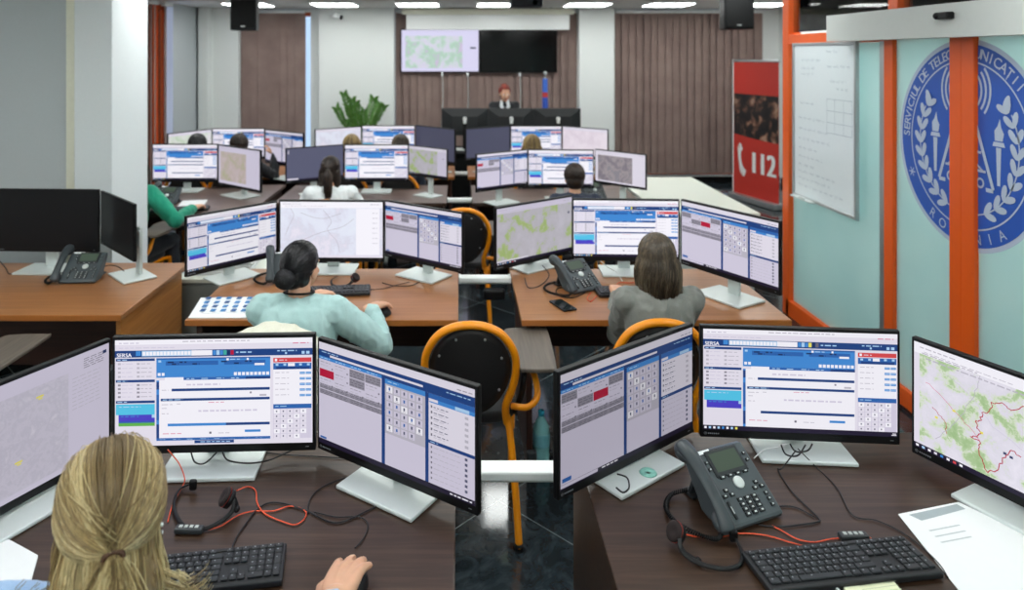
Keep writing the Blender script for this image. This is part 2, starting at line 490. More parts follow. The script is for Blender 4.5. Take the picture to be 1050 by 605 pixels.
b = MB(); b.box((XL-0.02, 9.28, 1.4), (0.06, 0.15, 2.5)); struct(b.build('trim_2', M['orange_al']))

# ceiling lights
t = thing('ceiling_light', 'x', 'ceiling light', (0, 0, CEIL))
b = MB()
for c, s in [((0, 0.29, -0.012), (0.6, 0.02, 0.024)), ((0, -0.29, -0.012), (0.6, 0.02, 0.024)), ((0.29, 0, -0.012), (0.02, 0.56, 0.024)), ((-0.29, 0, -0.012), (0.02, 0.56, 0.024))]: b.box(c, s)
b.build('light_frame', M['white_enamel'], t)
b = MB(); b.box((0, 0, -0.016), (0.56, 0.56, 0.03)); b.build('diffuser', M['lamp'], t)
XS = [-2.9, -1.71, -0.56, 0.55, 1.78, 2.9, 4.2]
first = True
far_names = {-2.9: 'square ceiling light nearest the side windows at the back of the room', -1.71: 'lit ceiling panel above the white pillar with the security camera',
             -0.56: 'lit ceiling panel above the left end of the projection screen', 0.55: 'lit ceiling panel just beside the black projector',
             1.78: 'lit ceiling panel above the narrow white pillar right of the wall screens', 2.9: 'lit ceiling panel above the wide brown blind',
             4.2: 'lit ceiling panel seen behind the orange post above the whiteboard'}
for Y in (9.85, 7.4, 5.0, 2.6, 0.2, -2.0):
    for X in XS:
        if Y == 7.4 and X == 0.55: pass
        lab = far_names[X] if Y == 9.85 else 'square lit ceiling panel overhead, above the desks'
        g = 'back row of ceiling panels' if Y == 9.85 else 'ceiling panels overhead'
        if first: t.location = (X, Y, CEIL); t['label'] = lab; t['group'] = g; first = False
        else: dup(t, (X, Y, CEIL), 0, lab, g)

# ================================================================== glazed partition and sliding door on the right (plane x = GX)
GX = 2.57
def gy(px, X=GX): return X*F/(px-CX)
Y_POST, Y_FIX, Y_MID = gy(806, 2.53), gy(906, 2.505), gy(985.5, 2.505)
t = bpy.data.objects.new('window_5', None); COL.objects.link(t); struct(t)
b = MB()
b.box((GX, Y_POST, CEIL/2), (0.09, 0.10, CEIL), 0, 0.004)
b.box((GX, (Y_POST+YF)/2, 0.06), (0.09, Y_POST-YF, 0.12), 0, 0.004)
b.box((GX, (Y_POST+Y_FIX)/2, 2.115), (0.085, Y_POST-Y_FIX, 0.075), 0, 0.004)
b.box((GX, Y_FIX-0.05, 2.43), (0.085, 0.09, 0.56), 0, 0.004)
b.box((GX, 2.2, 2.43), (0.085, 0.09, 0.56), 0, 0.004); b.box((GX, 0.2, CEIL/2), (0.085, 0.09, CEIL), 0, 0.004)
b.build('window_frame', M['orange_al'], t)
b = MB(); b.box((GX, (Y_POST+Y_FIX)/2, 1.09), (0.012, Y_POST-Y_FIX-0.1, 1.97)); b.box((GX, (2.2+YF)/2, 1.2), (0.012, 2.2-YF, 2.16)); b.build('frosted_pane', M['frosted'], t)
b = MB(); b.box((GX, (Y_POST+YF)/2, 2.43), (0.01, Y_POST-YF-0.1, 0.52)); b.build('transom_pane', M['glass'], t)
b = MB(); b.box((GX-0.035, Y_FIX+0.04, 1.1), (0.02, 0.07, 1.96)); b.build('edge_strip', M['alu'], t)
multi_wall('wall_vestibule', [span(GX+0.05, XR, Y_POST-0.06, Y_POST+0.06, 0, CEIL)], M['white_wall'])
# sliding leaves with the round emblem
BLUE = plain('emblem blue', '#2456b4', 0.5, var=0.03)
PALE = plain('emblem pale grey', '#b7c4d8', 0.5, var=0.02)
LX = 2.535
def leaf(name, y0, y1, side, label):
    """y0 is the far stile, y1 the near one; side -1 carries the emblem's far half"""
    t = bpy.data.objects.new(name, None); COL.objects.link(t); struct(t); t['label'] = label
    w = 0.087
    for nm, y in (('stile', y0-w/2), ('stile', y1+w/2)):
        b = MB(); b.box((LX, y, 1.09), (0.06, w, 2.12), 0, 0.004); b.build(nm, M['orange_al'], t)
    for z in (0.07, 2.12):
        b = MB(); b.box((LX, (y0+y1)/2, z), (0.058, y0-y1-2*w, 0.10 if z < 1 else 0.045), 0, 0.003); b.build('rail', M['orange_al'], t)
    b = MB(); b.box((LX, (y0+y1)/2, 1.1), (0.012, y0-y1-2*w+0.01, 2.0)); b.build('frosted_pane', M['frosted'], t)
    emblem(side).build('emblem', [BLUE, PALE], t)
    return t
EZ, ER = 1.553, 0.525
def emblem(sd):
    b = MB()
    b.M = Matrix(((0, 0, -1, LX-0.0075), (-1, 0, 0, Y_MID), (0, 1, 0, EZ), (0, 0, 0, 1))) @ Matrix.Scale(ER, 4)
    e = 0.0012/ER*1.2
    a0, a1 = (PI/2, 3*PI/2) if sd < 0 else (-PI/2, PI/2)
    b.ring(0.0, 1.0, a0, a1, 0, 1, 64); b.ring(0.0, 0.955, a0, a1, e, 0, 64)
    b.ring(0.785, 0.80, a0, a1, 2*e, 1, 64)
    # lettering round the rim
    s = 'SERVICIUL DE TELECOMUNICA\u021aII SPECIALE'; n = len(s)
    A0, A1 = math.radians(186), math.radians(-6)
    for i, ch in enumerate(s):
        a = math.radians(179-4.35*i) if i <= 18 else math.radians(84.5-5.5*(i-19))
        if ch == ' ' or (math.cos(a) < 0) != (sd < 0): continue
        b.text('T' if ch == '\u021a' else ch, 0.135, (0.83*math.cos(a), 0.83*math.sin(a), 2*e), a-PI/2, 1)
        b.text('T' if ch == '\u021a' else ch, 0.135, (0.83*math.cos(a)+0.006, 0.83*math.sin(a)+0.002, 2.3*e), a-PI/2, 1)
        if ch == '\u021a': b.text(',', 0.10, (0.815*math.cos(a), 0.815*math.sin(a), 2*e), a-PI/2, 1)
    s = 'ROM\u00c2NIA'
    for i, ch in enumerate(s):
        a = math.radians(-90)+math.radians(10.5)*(i-3)
        if (math.cos(a) < -1e-4) != (sd < 0): continue
        b.text(ch, 0.135, (0.925*math.cos(a), 0.925*math.sin(a), 2*e), a+PI/2, 1)
    # small star flakes between the two lines of lettering
    for k in range(6):
        ca = math.radians(206 if sd < 0 else -26); c = (0.875*math.cos(ca), 0.875*math.sin(ca)); th = k*PI/3
        d = (math.cos(th), math.sin(th)); p = (-d[1]*0.006, d[0]*0.006)
        b.flat([(c[0]+p[0], c[1]+p[1]), (c[0]-p[0], c[1]-p[1]), (c[0]-p[0]+d[0]*0.05, c[1]-p[1]+d[1]*0.05), (c[0]+p[0]+d[0]*0.05, c[1]+p[1]+d[1]*0.05)][::-1], 2*e, 1)
    # wreath: paired leaves along an arc, with a stem
    def lf(c, th, L, W, zz=2):
        pts = []
        for k in range(12):
            q = k/12*2*PI; x = L*0.5*(1-math.cos(q)); y = W*math.sin(q)*(0.6+0.4*math.sin(q/2))
            pts.append((c[0]+x*math.cos(th)-y*math.sin(th), c[1]+x*math.sin(th)+y*math.cos(th)))
        b.flat(pts, zz*e, 1)
    m = 9
    for k in range(m):
        a = math.radians(248-k*(248-148)/(m-1)); 
        if sd > 0: a = PI-a
        r = 0.655-0.03*k/m; c = (r*math.cos(a), r*math.sin(a)); tg = a-PI/2 if sd < 0 else a+PI/2
        for q in (-1, 1): lf(c, tg+q*0.55, 0.15, 0.036, 2+0.7*(k % 3)+(0.35 if q > 0 else 0))
    lf((0.60*math.cos(math.radians(143 if sd < 0 else 37)), 0.60*math.sin(math.radians(143 if sd < 0 else 37))), PI/2+sd*-0.5, 0.15, 0.036, 4)
    aa = (math.radians(150), math.radians(262)) if sd < 0 else (math.radians(-82), math.radians(30))
    b.ring(0.648, 0.662, aa[0], aa[1], 2*e, 1, 30)
    # lattice tower: one leg each side, braces towards the middle
    def bar(p, q, w):
        p = Vector(p); q = Vector(q); d = (q-p).normalized(); nn = Vector((-d.y, d.x))*w
        b.flat([tuple(p-nn), tuple(q-nn), tuple(q+nn), tuple(p+nn)], 3*e, 1)
    bar((0.035*sd, 0.50), (0.36*sd, -0.37), 0.018)
    for z in (0.12, -0.05, -0.22): 
        xx = 0.035+0.285*(0.50-z)/0.88; bar((0, z), (xx*sd, z), 0.012)
    bar((0.0, -0.05), (0.235*sd, -0.22), 0.010); bar((0, 0.12), (0.17*sd, -0.05), 0.010)
    b.ring(0.030, 0.05, 0, 2*PI, 3*e, 1, 16, (0.20*sd, -0.33)); bar((0.12*sd, -0.30), (0.12*sd, -0.42), 0.012); bar((0.27*sd, -0.38), (0.36*sd, -0.38), 0.018)
    for r in (0.20, 0.255, 0.31):
        q = (math.radians(140), math.radians(220)) if sd < 0 else (math.radians(-40), math.radians(40))
        b.ring(r, r+0.024, q[0], q[1], 2*e, 1, 14, (0, 0.52))
    # torch
    tx = 0.42*sd
    b.flat([(tx-0.018, -0.32), (tx+0.018, -0.32), (tx+0.030, 0.02), (tx-0.030, 0.02)], 2*e, 1)
    b.flat([(tx-0.075, 0.03), (tx+0.075, 0.03), (tx+0.06, 0.07), (tx-0.06, 0.07)], 2*e, 1)
    b.flat([(tx-0.045, 0.08), (tx+0.045, 0.08), (tx+0.062, 0.15), (tx+0.03, 0.20), (tx+0.015, 0.28), (tx-0.015, 0.21), (tx-0.05, 0.17)], 2*e, 1)
    return b
leaf('door_1', Y_FIX, Y_MID, -1, 'far sliding glass door leaf with orange stiles and the left half of the blue emblem')
leaf('door_2', Y_MID, Y_MID-(Y_FIX-Y_MID), 1, 'near sliding glass door leaf with orange stiles and the right half of the blue emblem')
# operator cover over the doors, with a small black sensor
t = thing('door_operator', 'long pale grey door operator cover above the orange sliding doors', 'door operator', (2.38, 0, 0))
b = MB(); b.M = Matrix(((0, 0, 0, 0), (0, 0, 1, 0), (0, 0, 0, 0), (0, 0, 0, 1)))
b.M = Matrix(((1, 0, 0, 0), (0, 0, 1, 0), (0, 1, 0, 0), (0, 0, 0, 1)))
ye = 2.38*F/(847-CX)
b.prism([(0.0, 2.085), (0.10, 2.085), (0.10, 2.26), (0.0, 2.25)], 2.25, ye, 0, 0.006)
bmesh.ops.recalc_face_normals(b.bm, faces=b.bm.faces[:])
b.build('cover', M['grey_beam'], t)
b = MB(); c = P(972, 16, 2.38*F/(972-CX)); b.box((c.x-2.38-0.02, c.y, c.z), (0.04, 0.10, 0.035), 0, 0.008); b.ball((c.x-2.38-0.035, c.y+0.03, c.z), 0.017, 0, 12)
b.build('sensor', M['black_plastic'], t)

# whiteboard on the fixed pane
yb0, yb1 = 5.32, 4.49
t = thing('whiteboard', 'tall white board covered with handwriting, fixed to the glass beside the orange post', 'whiteboard', (GX-0.055, (yb0+yb1)/2, 1.52))
W2, H2 = (yb0-yb1)/2, 0.555
b = MB(); b.box((0, 0, 0), (0.012, W2*2, H2*2)); b.build('board', plain('whiteboard enamel', '#dfe8ec', 0.18, var=0.02), t)
b = MB()
for s in (-1, 1):
    b.box((-0.004, s*W2, 0), (0.026, 0.02, H2*2+0.02), 0, 0.003); b.box((-0.004, 0, s*H2), (0.026, W2*2, 0.02), 0, 0.003)
b.build('frame', M['alu'], t)
b = MB(); b.box((-0.03, W2*0.55, -H2-0.005), (0.05, 0.30, 0.012), 0, 0.003); b.box((-0.05, W2*0.5, -H2+0.008), (0.014, 0.10, 0.014), 0, 0.003); b.build('pen_tray', M['silver'], t)
b = MB(); b.M = Matrix(((0, 0, -1, -0.0075), (-1, 0, 0, 0), (0, 1, 0, 0), (0, 0, 0, 1)))
rnd = random.Random(3)
def scribble(x0, x1, y, h=0.024, gap=0.12):
    x = x0
    while x < x1:
        w = rnd.uniform(0.03, 0.075); pts = []
        k = 0; xx = x
        while xx < min(x+w, x1):
            pts.append((xx, y+h*0.5*math.sin(k*2.4+rnd.random())*rnd.uniform(0.3, 1.3), 0.0)); xx += 0.005; k += 1
        for p, q in zip(pts, pts[1:]):
            b.add([(p[0], p[1]-0.0016, 0), (q[0], q[1]-0.0016, 0), (q[0], q[1]+0.0016, 0), (p[0], p[1]+0.0016, 0)], [(0, 1, 2, 3)])
        x += w+0.018
    return
for (x0, x1, y) in [(-0.30, -0.03, 0.44), (-0.30, -0.10, 0.38), (-0.30, -0.12, 0.34), (0.05, 0.22, 0.50), (0.06, 0.36, 0.40), (0.10, 0.30, 0.30), (0.18, 0.32, 0.25),
                    (-0.32, -0.12, 0.13), (-0.34, 0.02, 0.02), (-0.34, 0.08, -0.06), (-0.34, 0.10, -0.13), (-0.34, -0.08, -0.20), (-0.34, 0.0, -0.26), (-0.34, -0.10, -0.32),
                    (-0.34, 0.17, -0.37), (-0.34, 0.10, -0.42), (-0.34, 0.26, -0.47)]: scribble(x0, x1, y)
for y in (0.18, 0.10, 0.02, -0.05): b.rect(0.06, y-0.001, 0.37, y+0.001)
for x in (0.06, 0.16, 0.27, 0.37): b.rect(x-0.001, -0.05, x+0.001, 0.18)
b.build('handwriting_text', plain('faded marker ink', '#6d7f95', 0.6), t)

# red roll-up banner
pa, pb = Vector((3.86, 10.0, 0)), Vector((4.11, 9.13, 0)); dv = (pb-pa); L = dv.length; ang = math.atan2(dv.y, dv.x)
t = thing('rollup_banner', 'red roll-up banner reading 112 with a telephone handset, standing behind the orange post', 'banner', tuple(pa), ang)
b = MB(); b.box((L/2, 0.0, 0.04), (L+0.03, 0.16, 0.08), 0, 0.015); b.build('base', M['alu'], t)
b = MB(); b.box((L/2, 0.0, 1.915), (L+0.02, 0.03, 0.03), 0, 0.006); b.build('top_rail', M['alu'], t)
b = MB(); b.cyl((L/2, 0.03, 0.05), (L/2, 0.03, 1.91), 0.012); b.build('pole', M['alu'], t)
b = MB(); b.box((L/2, 0, 0.99), (L, 0.004, 1.84)); b.box((0.004, -0.001, 0.99), (0.02, 0.005, 1.84), 1); b.build('sheet', [M['red'], M['white_enamel']], t)
def photo_mat():
    m, nt, bb = new_mat('printed photo of people')
    v = coords(nt); f = noise_tex(nt, v, 6.5, 3, 0.5, 0.6)
    nt.links.new(ramp(nt, f, [(0.35, '#101014'), (0.5, '#241c1c'), (0.6, '#6c4a3a'), (0.68, '#b08a72'), (0.78, '#3c4a5c')]), bb.inputs['Base Color']); return m
b = MB(); b.M = Matrix(((1, 0, 0, 0), (0, 0, -1, -0.0035), (0, 1, 0, 0), (0, 0, 0, 1)))
pts = [(0.02, 1.46), (0.02, 0.90)]+[(0.02+(L-0.02)*k/10, 0.90-0.05*math.sin(k/10*PI/2)) for k in range(1, 11)]+[(L, 1.46)]
b.flat(pts, 0.0, 0); b.build('photo_print', photo_mat(), t)
b = MB(); b.M = Matrix(((1, 0, 0, 0), (0, 0, -1, -0.0035), (0, 1, 0, 0), (0, 0, 0, 1)))
[b.text('112', 0.40, (0.335+0.012*k, 0.41, 0.0003*k), 0, 0, 'LEFT', 0.84) for k in range(4)]
hs = spline([(0.19, 0.74, 0), (0.145, 0.70, 0), (0.145, 0.57, 0), (0.19, 0.42, 0), (0.26, 0.37, 0)], 6)
wd = [0.045, 0.055, 0.05, 0.03, 0.028, 0.03, 0.05, 0.055, 0.045]
for i in range(len(hs)-1):
    p, q = hs[i], hs[i+1]; d = (q-p).normalized(); nn = Vector((-d.y, d.x, 0))
    def w(k): 
        x = k/(len(hs)-1)*8; j = min(7, int(x)); return wd[j]+(wd[j+1]-wd[j])*(x-j)
    b.add([p-nn*w(i), q-nn*w(i+1), q+nn*w(i+1), p+nn*w(i)], [(0, 1, 2, 3)])
b.build('lettering', M['white_enamel'], t)

# ================================================================== things on the back wall and ceiling
YT = 10.93
def wall_screen(label, x0, x1, y0, y1, lit):
    a, c = P(x0, y0, YT), P(x1, y1, YT); w, h = c.x-a.x, a.z-c.z
    t = thing('wall_television', label, 'television', ((a.x+c.x)/2, YT, (a.z+c.z)/2))
    b = MB(); b.box((0, 0.025, 0), (w, 0.05, h), 0, 0.006); b.build('casing', M['black_plastic'], t)
    b = MB(); b.M = Matrix(((1, 0, 0, 0), (0, 0, -1, -0.001), (0, 1, 0, 0), (0, 0, 0, 1)))
    e = 0.012; X, Y_ = w/2-e, h/2-e
    if lit:
        b.rect(-X, -Y_, X, Y_, 0, 0); b.rect(-X+0.06, -Y_+0.05, X*0.58, Y_-0.09, 0.0008, 1); b.rect(X*0.78, 0.03, X*0.93, 0.055, 0.0008, 2)
        b.build('screen', [emit('scr_page_lilac', '#d9d6f2'), emit_map('wall map', [(0.36, '#d5cfe6'), (0.47, '#cfd4dd'), (0.55, '#a7cfb4'), (0.64, '#c9bcd6')], 5)  , emit('scr_dark', '#3a3f55')], t)
    else:
        b.rect(-X, -Y_, X, Y_, 0, 0); b.build('screen', plain('dark glass panel', '#030304', 0.1, spec=0.25), t)
    b = MB(); b.box((0, 0.085, 0), (0.4, 0.07, 0.3)); b.build('wall_bracket', M['black_plastic'], t)
wall_screen('wall screen showing a pale green map, above the standing woman', 411, 491.5, 30, 74, True)
wall_screen('black switched-off wall screen beside the lit map screen', 491.7, 571.5, 30, 74.5, False)
# projection screen
t = thing('projection_screen', 'white roll-down projection screen casing above the two wall screens', 'projection screen', (0, 10.8, 0))
a, c = P(412, 9, 10.8), P(588, 15, 10.8); b = MB(); b.box(((a.x+c.x)/2, 0, (a.z+c.z)/2), (c.x-a.x, 0.10, a.z-c.z), 0, 0.01); b.build('casing', M['cream'], t)
a, c = P(416.5, 15, 10.8), P(584, 30, 10.8); b = MB(); b.box(((a.x+c.x)/2, 0.0, (a.z+c.z)/2), (c.x-a.x, 0.004, a.z-c.z)); b.cyl((a.x, 0, c.z), (c.x, 0, c.z), 0.012, seg=10); b.build('fabric', M['white_enamel'], t)
b = MB()
for s in (-0.6, 1.4): b.box((s, 0, 2.70), (0.04, 0.06, 0.02))
b.build('hanger', M['alu'], t)
# loudspeakers
def speaker(label, px0, px1, py1, Y):
    a = P(px0, py1, Y); c = P(px1, py1, Y); w = c.x-a.x
    t = thing('loudspeaker', label, 'loudspeaker', ((a.x+c.x)/2, Y, a.z), 0, 'hanging loudspeakers')
    h = CEIL-0.06-a.z
    b = MB(); b.M = Matrix.Translation((0, 0, 0)); b.prism([(-w/2, 0), (w/2, 0), (w*0.36, 0.26), (-w*0.36, 0.26)], 0, h, 0, 0.012); b.build('cabinet', M['black_plastic'], t)
    b = MB(); b.box((0, -0.006, h/2), (w-0.03, 0.012, h-0.05), 0, 0.004); b.build('grille', M['soft_black'], t)
    b = MB(); b.box((0, -0.0135, 0.045), (0.05, 0.003, 0.012)); b.build('badge', M['alu'], t)
    b = MB(); b.box((0, 0.12, h+0.03), (0.06, 0.1, 0.06)); b.build('bracket', M['black_plastic'], t)
speaker('black loudspeaker hanging from the ceiling in front of the left brown blind', 236, 263, 31, 8.2)
speaker('black loudspeaker hanging from the ceiling beside the red banner', 742.5, 773, 30, 7.6)
# projector on the ceiling
c = P(540.5, 7, 9.0)
t = thing('ceiling_projector', 'black projector hung from the ceiling above the switched-off wall screen', 'projector', (c.x, 9.0, c.z))
b = MB(); b.box((0, 0.15, 0.055), (0.40, 0.30, 0.11), 0, 0.02); b.build('housing', plain('navy black plastic', '#1c2230', 0.5), t)
b = MB(); b.cyl((0.1, 0.0, 0.055), (0.1, 0.03, 0.055), 0.035); b.build('lens', M['black_plastic'], t)
b = MB(); b.cyl((0, 0.15, 0.1), (0, 0.15, CEIL-c.z), 0.02); b.box((0, 0.15, CEIL-c.z-0.01), (0.12, 0.12, 0.02)); b.build('ceiling_mount', M['black_plastic'], t)
# security camera
c = P(345, 16.5, 10.66)
t = thing('security_camera', 'white bullet security camera on the white pillar', 'security camera', (c.x, 10.8, c.z))
b = MB(); b.cyl((-0.09, -0.12, 0.02), (0.07, -0.17, -0.02), 0.036, 0.04, 16); b.build('body', M['white_enamel'], t)
b = MB(); b.cyl((0.068, -0.169, -0.0195), (0.088, -0.176, -0.025), 0.036, 0.034, 16); b.build('lens', M['black_plastic'], t)
b = MB(); b.cyl((-0.03, 0, 0.03), (-0.02, -0.12, 0.02), 0.013, seg=10); b.cyl((-0.03, 0, 0.03), (-0.03, -0.015, 0.03), 0.035, seg=14); b.build('wall_mount', M['white_enamel'], t)
# cables below the wall screens, and the furled flag
for px, nm in ((453.5, 'pale cable hanging below the lit map screen, nearer its corner'), (479.5, 'pale cable hanging below the middle of the lit map screen'), (533, 'pale cable hanging below the black wall screen')):
    a = P(px, 74, 10.96); b = MB(); b.tube(spline([(a.x, 10.96, a.z+0.02), (a.x+0.01, 10.94, a.z-0.4), (a.x-0.01, 10.96, 0.9), (a.x, 10.97, 0.3)], 6), 0.007, 6); b.box((a.x, 10.955, a.z-0.02), (0.03, 0.03, 0.09), 1, 0.004)
    tag(b.build('hanging_cable', [M['light_grey'], M['white_enamel']]), nm, 'cable', 'cables below the wall screens')
c = P(559, 75, 10.6)
t = thing('furled_flag', 'furled blue and red flag on a pole right of the red-haired woman', 'flag', (c.x, 10.6, 0))
b = MB(); b.cyl((0, 0, 0.03), (0, 0, c.z), 0.013); b.ball((0, 0, c.z+0.0), 0.028); b.build('pole', M['alu'], t)
def flag_mat():
    m, nt, bb = new_mat('flag stripes'); tc = N(nt, 'ShaderNodeTexCoord'); sp = N(nt, 'ShaderNodeSeparateXYZ'); nt.links.new(tc.outputs['Object'], sp.inputs[0])
    mr = N(nt, 'ShaderNodeMapRange'); mr.inputs['From Min'].default_value = 0.5; mr.inputs['From Max'].default_value = 1.75; nt.links.new(sp.outputs['Z'], mr.inputs['Value'])
    nt.links.new(ramp(nt, mr.outputs['Result'], [(0.0, '#2f56b8'), (0.69, '#c23a3a'), (0.75, '#3c6ccb'), (0.93, '#dfe6f2')], 'CONSTANT'), bb.inputs['Base Color']); bb.inputs['Roughness'].default_value = 0.7; return m
b = MB(); vv = []
n = 22; prof = []
for i in range(n+1):
    z = 0.75+(c.z-0.08-0.75)*i/n; ring_ = []
    vv.append(z)
pv = []; pf = []
for i, z in enumerate(vv):
    for k in range(20):
        a = 2*PI*k/20; r = 0.042*(1+0.25*math.sin(5*a+z*3))*(1.0-0.25*(i/n)); pv.append((r*math.cos(a), r*math.sin(a)-0.0, z))
for i in range(n):
    for k in range(20): pf.append((i*20+k, i*20+(k+1) % 20, (i+1)*20+(k+1) % 20, (i+1)*20+k))
b.add(pv, pf, 0, True); b.build('cloth', flag_mat(), t)
b = MB(); b.lathe([(0.16, 0), (0.16, 0.02), (0.05, 0.05), (0.02, 0.06)]); b.build('stand', M['black_plastic'], t)
# plant
LEAF = plain('dark glossy leaf', '#5f9440', 0.3, var=0.25, scale=20); STEM = plain('green stem', '#5d7f33', 0.5)
c = P(369, 133, 10.35)
t = thing('potted_plant', 'green leafy potted plant in front of the white pillar', 'plant', (c.x, 10.35, 0))
b = MB(); b.lathe([(0.14, 0), (0.17, 0.02), (0.20, 0.62), (0.215, 0.66), (0.19, 0.66), (0.18, 0.60)]); b.build('pot', plain('grey pot', '#6b6f70', 0.6), t)
b = MB(); b.lathe([(0.18, 0.6), (0.1, 0.62), (0.01, 0.625)]); b.build('soil', plain('potting soil', '#2c2119', 0.95, var=0.3, scale=80), t)
rnd = random.Random(11); bs = MB(); bl = MB()
tops = [(-0.34, 0.0, 1.22), (-0.22, -0.05, 1.43), (-0.12, 0.08, 1.34), (-0.04, -0.08, 1.30), (0.06, 0.05, 1.18), (0.20, 0.0, 1.36), (0.29, -0.06, 1.27), (0.33, 0.06, 1.24), (-0.26, 0.1, 1.30), (-0.15, -0.12, 1.26), (0.12, -0.1, 1.24), (-0.30, -0.05, 1.30)]
for tx, ty, tz in tops[:6]+tops[6:8]+tops[9:10]:
    p = spline([(tx*0.12, ty*0.12, 0.6), (tx*0.35, ty*0.3, 0.85), (tx*0.7, ty*0.7, 0.6+(tz-0.6)*0.72), (tx, ty, tz)], 6)
    bs.tube(p, [0.012-0.008*i/len(p) for i in range(len(p))], 6)
    for i in range(6, len(p)):
        for sgn in (-1, 1):
            d = (p[i]-p[i-1]).normalized(); side = d.cross(Vector((0.2, 1, 0.1))).normalized()*sgn
            ax = (d*0.75+side*0.8+Vector((0, rnd.uniform(-.35, .35), 0))).normalized(); Lf = rnd.uniform(0.075, 0.105); wv = ax.cross(Vector((0, 1, 0.3))).normalized(); nn = ax.cross(wv)
            v = []
            for q, ww in ((0, 0.004), (0.25, 0.014), (0.55, 0.017), (0.85, 0.009), (1, 0.001)):
                cc = p[i]+ax*Lf*q; v += [cc-wv*ww+nn*0.006, cc+nn*(-0.002), cc+wv*ww+nn*0.006]
            f = []
            for k in range(4): f += [(3*k, 3*k+1, 3*k+4, 3*k+3), (3*k+1, 3*k+2, 3*k+5, 3*k+4)]
            bl.add(v, f, 0, True)
bs.build('stems', STEM, t); bl.build('leaves', LEAF, t)
# ================================================================== monitors
SW, SH = 0.611, 0.357       # outer size of the panel (27 inch)
PAL = {}
def pal(names):
    table = {'page': '#e0dbe8', 'white': '#f0eef6', 'lilac': '#cfc9dc', 'navy': '#1b3f7d', 'deep': '#16305f', 'blue': '#3f86cf', 'mid': '#2c62ab', 'sky': '#a9cdee', 'cyan': '#52bfe2',
             'purple': '#4a3fc0', 'green': '#5fae4e', 'red': '#d2454a', 'crimson': '#b3163a', 'grey': '#8f8b98', 'lgrey': '#b9b5c2', 'dgrey': '#6a6775', 'taskbar': '#1f1830', 'yellow': '#e6dc62',
             'teal': '#3fa79a', 'slate': '#585a72', 'ink': '#23335e', 'olive': '#b7c55a', 'pinkline': '#d56a8c', 'off': '#020203', 'taskblue': '#9db9d8'}
    return [emit('scr_'+n, table[n]) for n in names]
ALLC = ['page', 'white', 'lilac', 'navy', 'deep', 'blue', 'mid', 'sky', 'cyan', 'purple', 'green', 'red', 'crimson', 'grey', 'lgrey', 'dgrey', 'taskbar', 'yellow', 'teal', 'slate', 'ink', 'pinkline', 'off', 'taskblue']
IX = {n: i for i, n in enumerate(ALLC)}
SMATS = pal(ALLC)
MAPS = {
 'green': emit_map('map green valleys', [(0.36, '#9dbb88'), (0.435, '#aec79a'), (0.465, '#d0dcc2'), (0.52, '#dad7e3'), (0.7, '#e6e2ee')], 11, 9),
 'greygreen': emit_map('map grey with green woods', [(0.38, '#9fb572'), (0.445, '#abbb84'), (0.475, '#b7b4bc'), (0.7, '#c3bfca')], 8, 5),
 'pale': emit_map('map pale streets', [(0.3, '#b9b6c4'), (0.45, '#c8c3d2'), (0.55, '#bdb9c8'), (0.7, '#d0cbd8')], 26, 10),
 'coast': emit_map('map pale land and water', [(0.36, '#dfe4f0'), (0.48, '#dcdfee'), (0.55, '#d3d3e2'), (0.62, '#e3deec'), (0.74, '#cfd6dd')], 5, 9),
 'olive': emit_map('map olive and pink', [(0.35, '#a9ac86'), (0.45, '#b5ac9f'), (0.55, '#bfb0b0'), (0.7, '#c5b9bd')], 9, 8),
 'dark': emit_map('map dark terrain', [(0.35, '#77717c'), (0.46, '#857d86'), (0.52, '#a39a9c'), (0.58, '#837f88'), (0.7, '#929098')], 8, 10),
 'mint': emit_map('map mint', [(0.36, '#b9cfb3'), (0.5, '#d6dcd4'), (0.66, '#e3e0e4')], 6, 6),
 'pink': emit_map('map faint pink', [(0.4, '#d9cdd9'), (0.6, '#e6dce6')], 6, 5),
}
class Scr:
    """screen picture in 0..1 coordinates, u to the right, v down"""
    def __init__(s):
        s.b = MB(); s.b.M = Matrix(((1, 0, 0, 0), (0, 0, -1, -0.0015), (0, 1, 0, 0), (0, 0, 0, 1)))
        s.w, s.h = SW-0.018, SH-0.036; s.x0, s.y1 = -s.w/2, SH/2-0.010; s.extra = []
    def xy(s, u, v): return (s.x0+u*s.w, s.y1-v*s.h)
    def r(s, u0, v0, u1, v1, c, lv=1):
        (a, d), (e, f) = s.xy(u0, v0), s.xy(u1, v1)
        s.b.rect(a, f, e, d, lv*0.00012, IX[c] if isinstance(c, str) else c)
    def line(s, pts, w, c, lv=3):
        p = [Vector(s.xy(*q)) for q in pts]
        for a, d in zip(p, p[1:]):
            t = (d-a).normalized(); nn = Vector((-t.y, t.x))*w*0.5
            s.b.flat([tuple(a-nn), tuple(d-nn), tuple(d+nn), tuple(a+nn)], lv*0.00012, IX[c])
    def words(s, u0, u1, v, c='lgrey', h=0.008, seed=0, lv=3):
        rr = random.Random(seed*91+int(v*1000)); u = u0
        while u < u1:
            w = rr.uniform(0.012, 0.035); s.r(u, v-h/2, min(u+w, u1), v+h/2, c, lv); u += w+0.008
    def text(s, body, size, u, v, c='white', lv=4):
        x, y = s.xy(u, v); s.b.text(body, size, (x, y, lv*0.00012), 0, IX[c], 'LEFT')
    def mesh(s, name): return s.b.mesh(name, SMATS+s.extra)
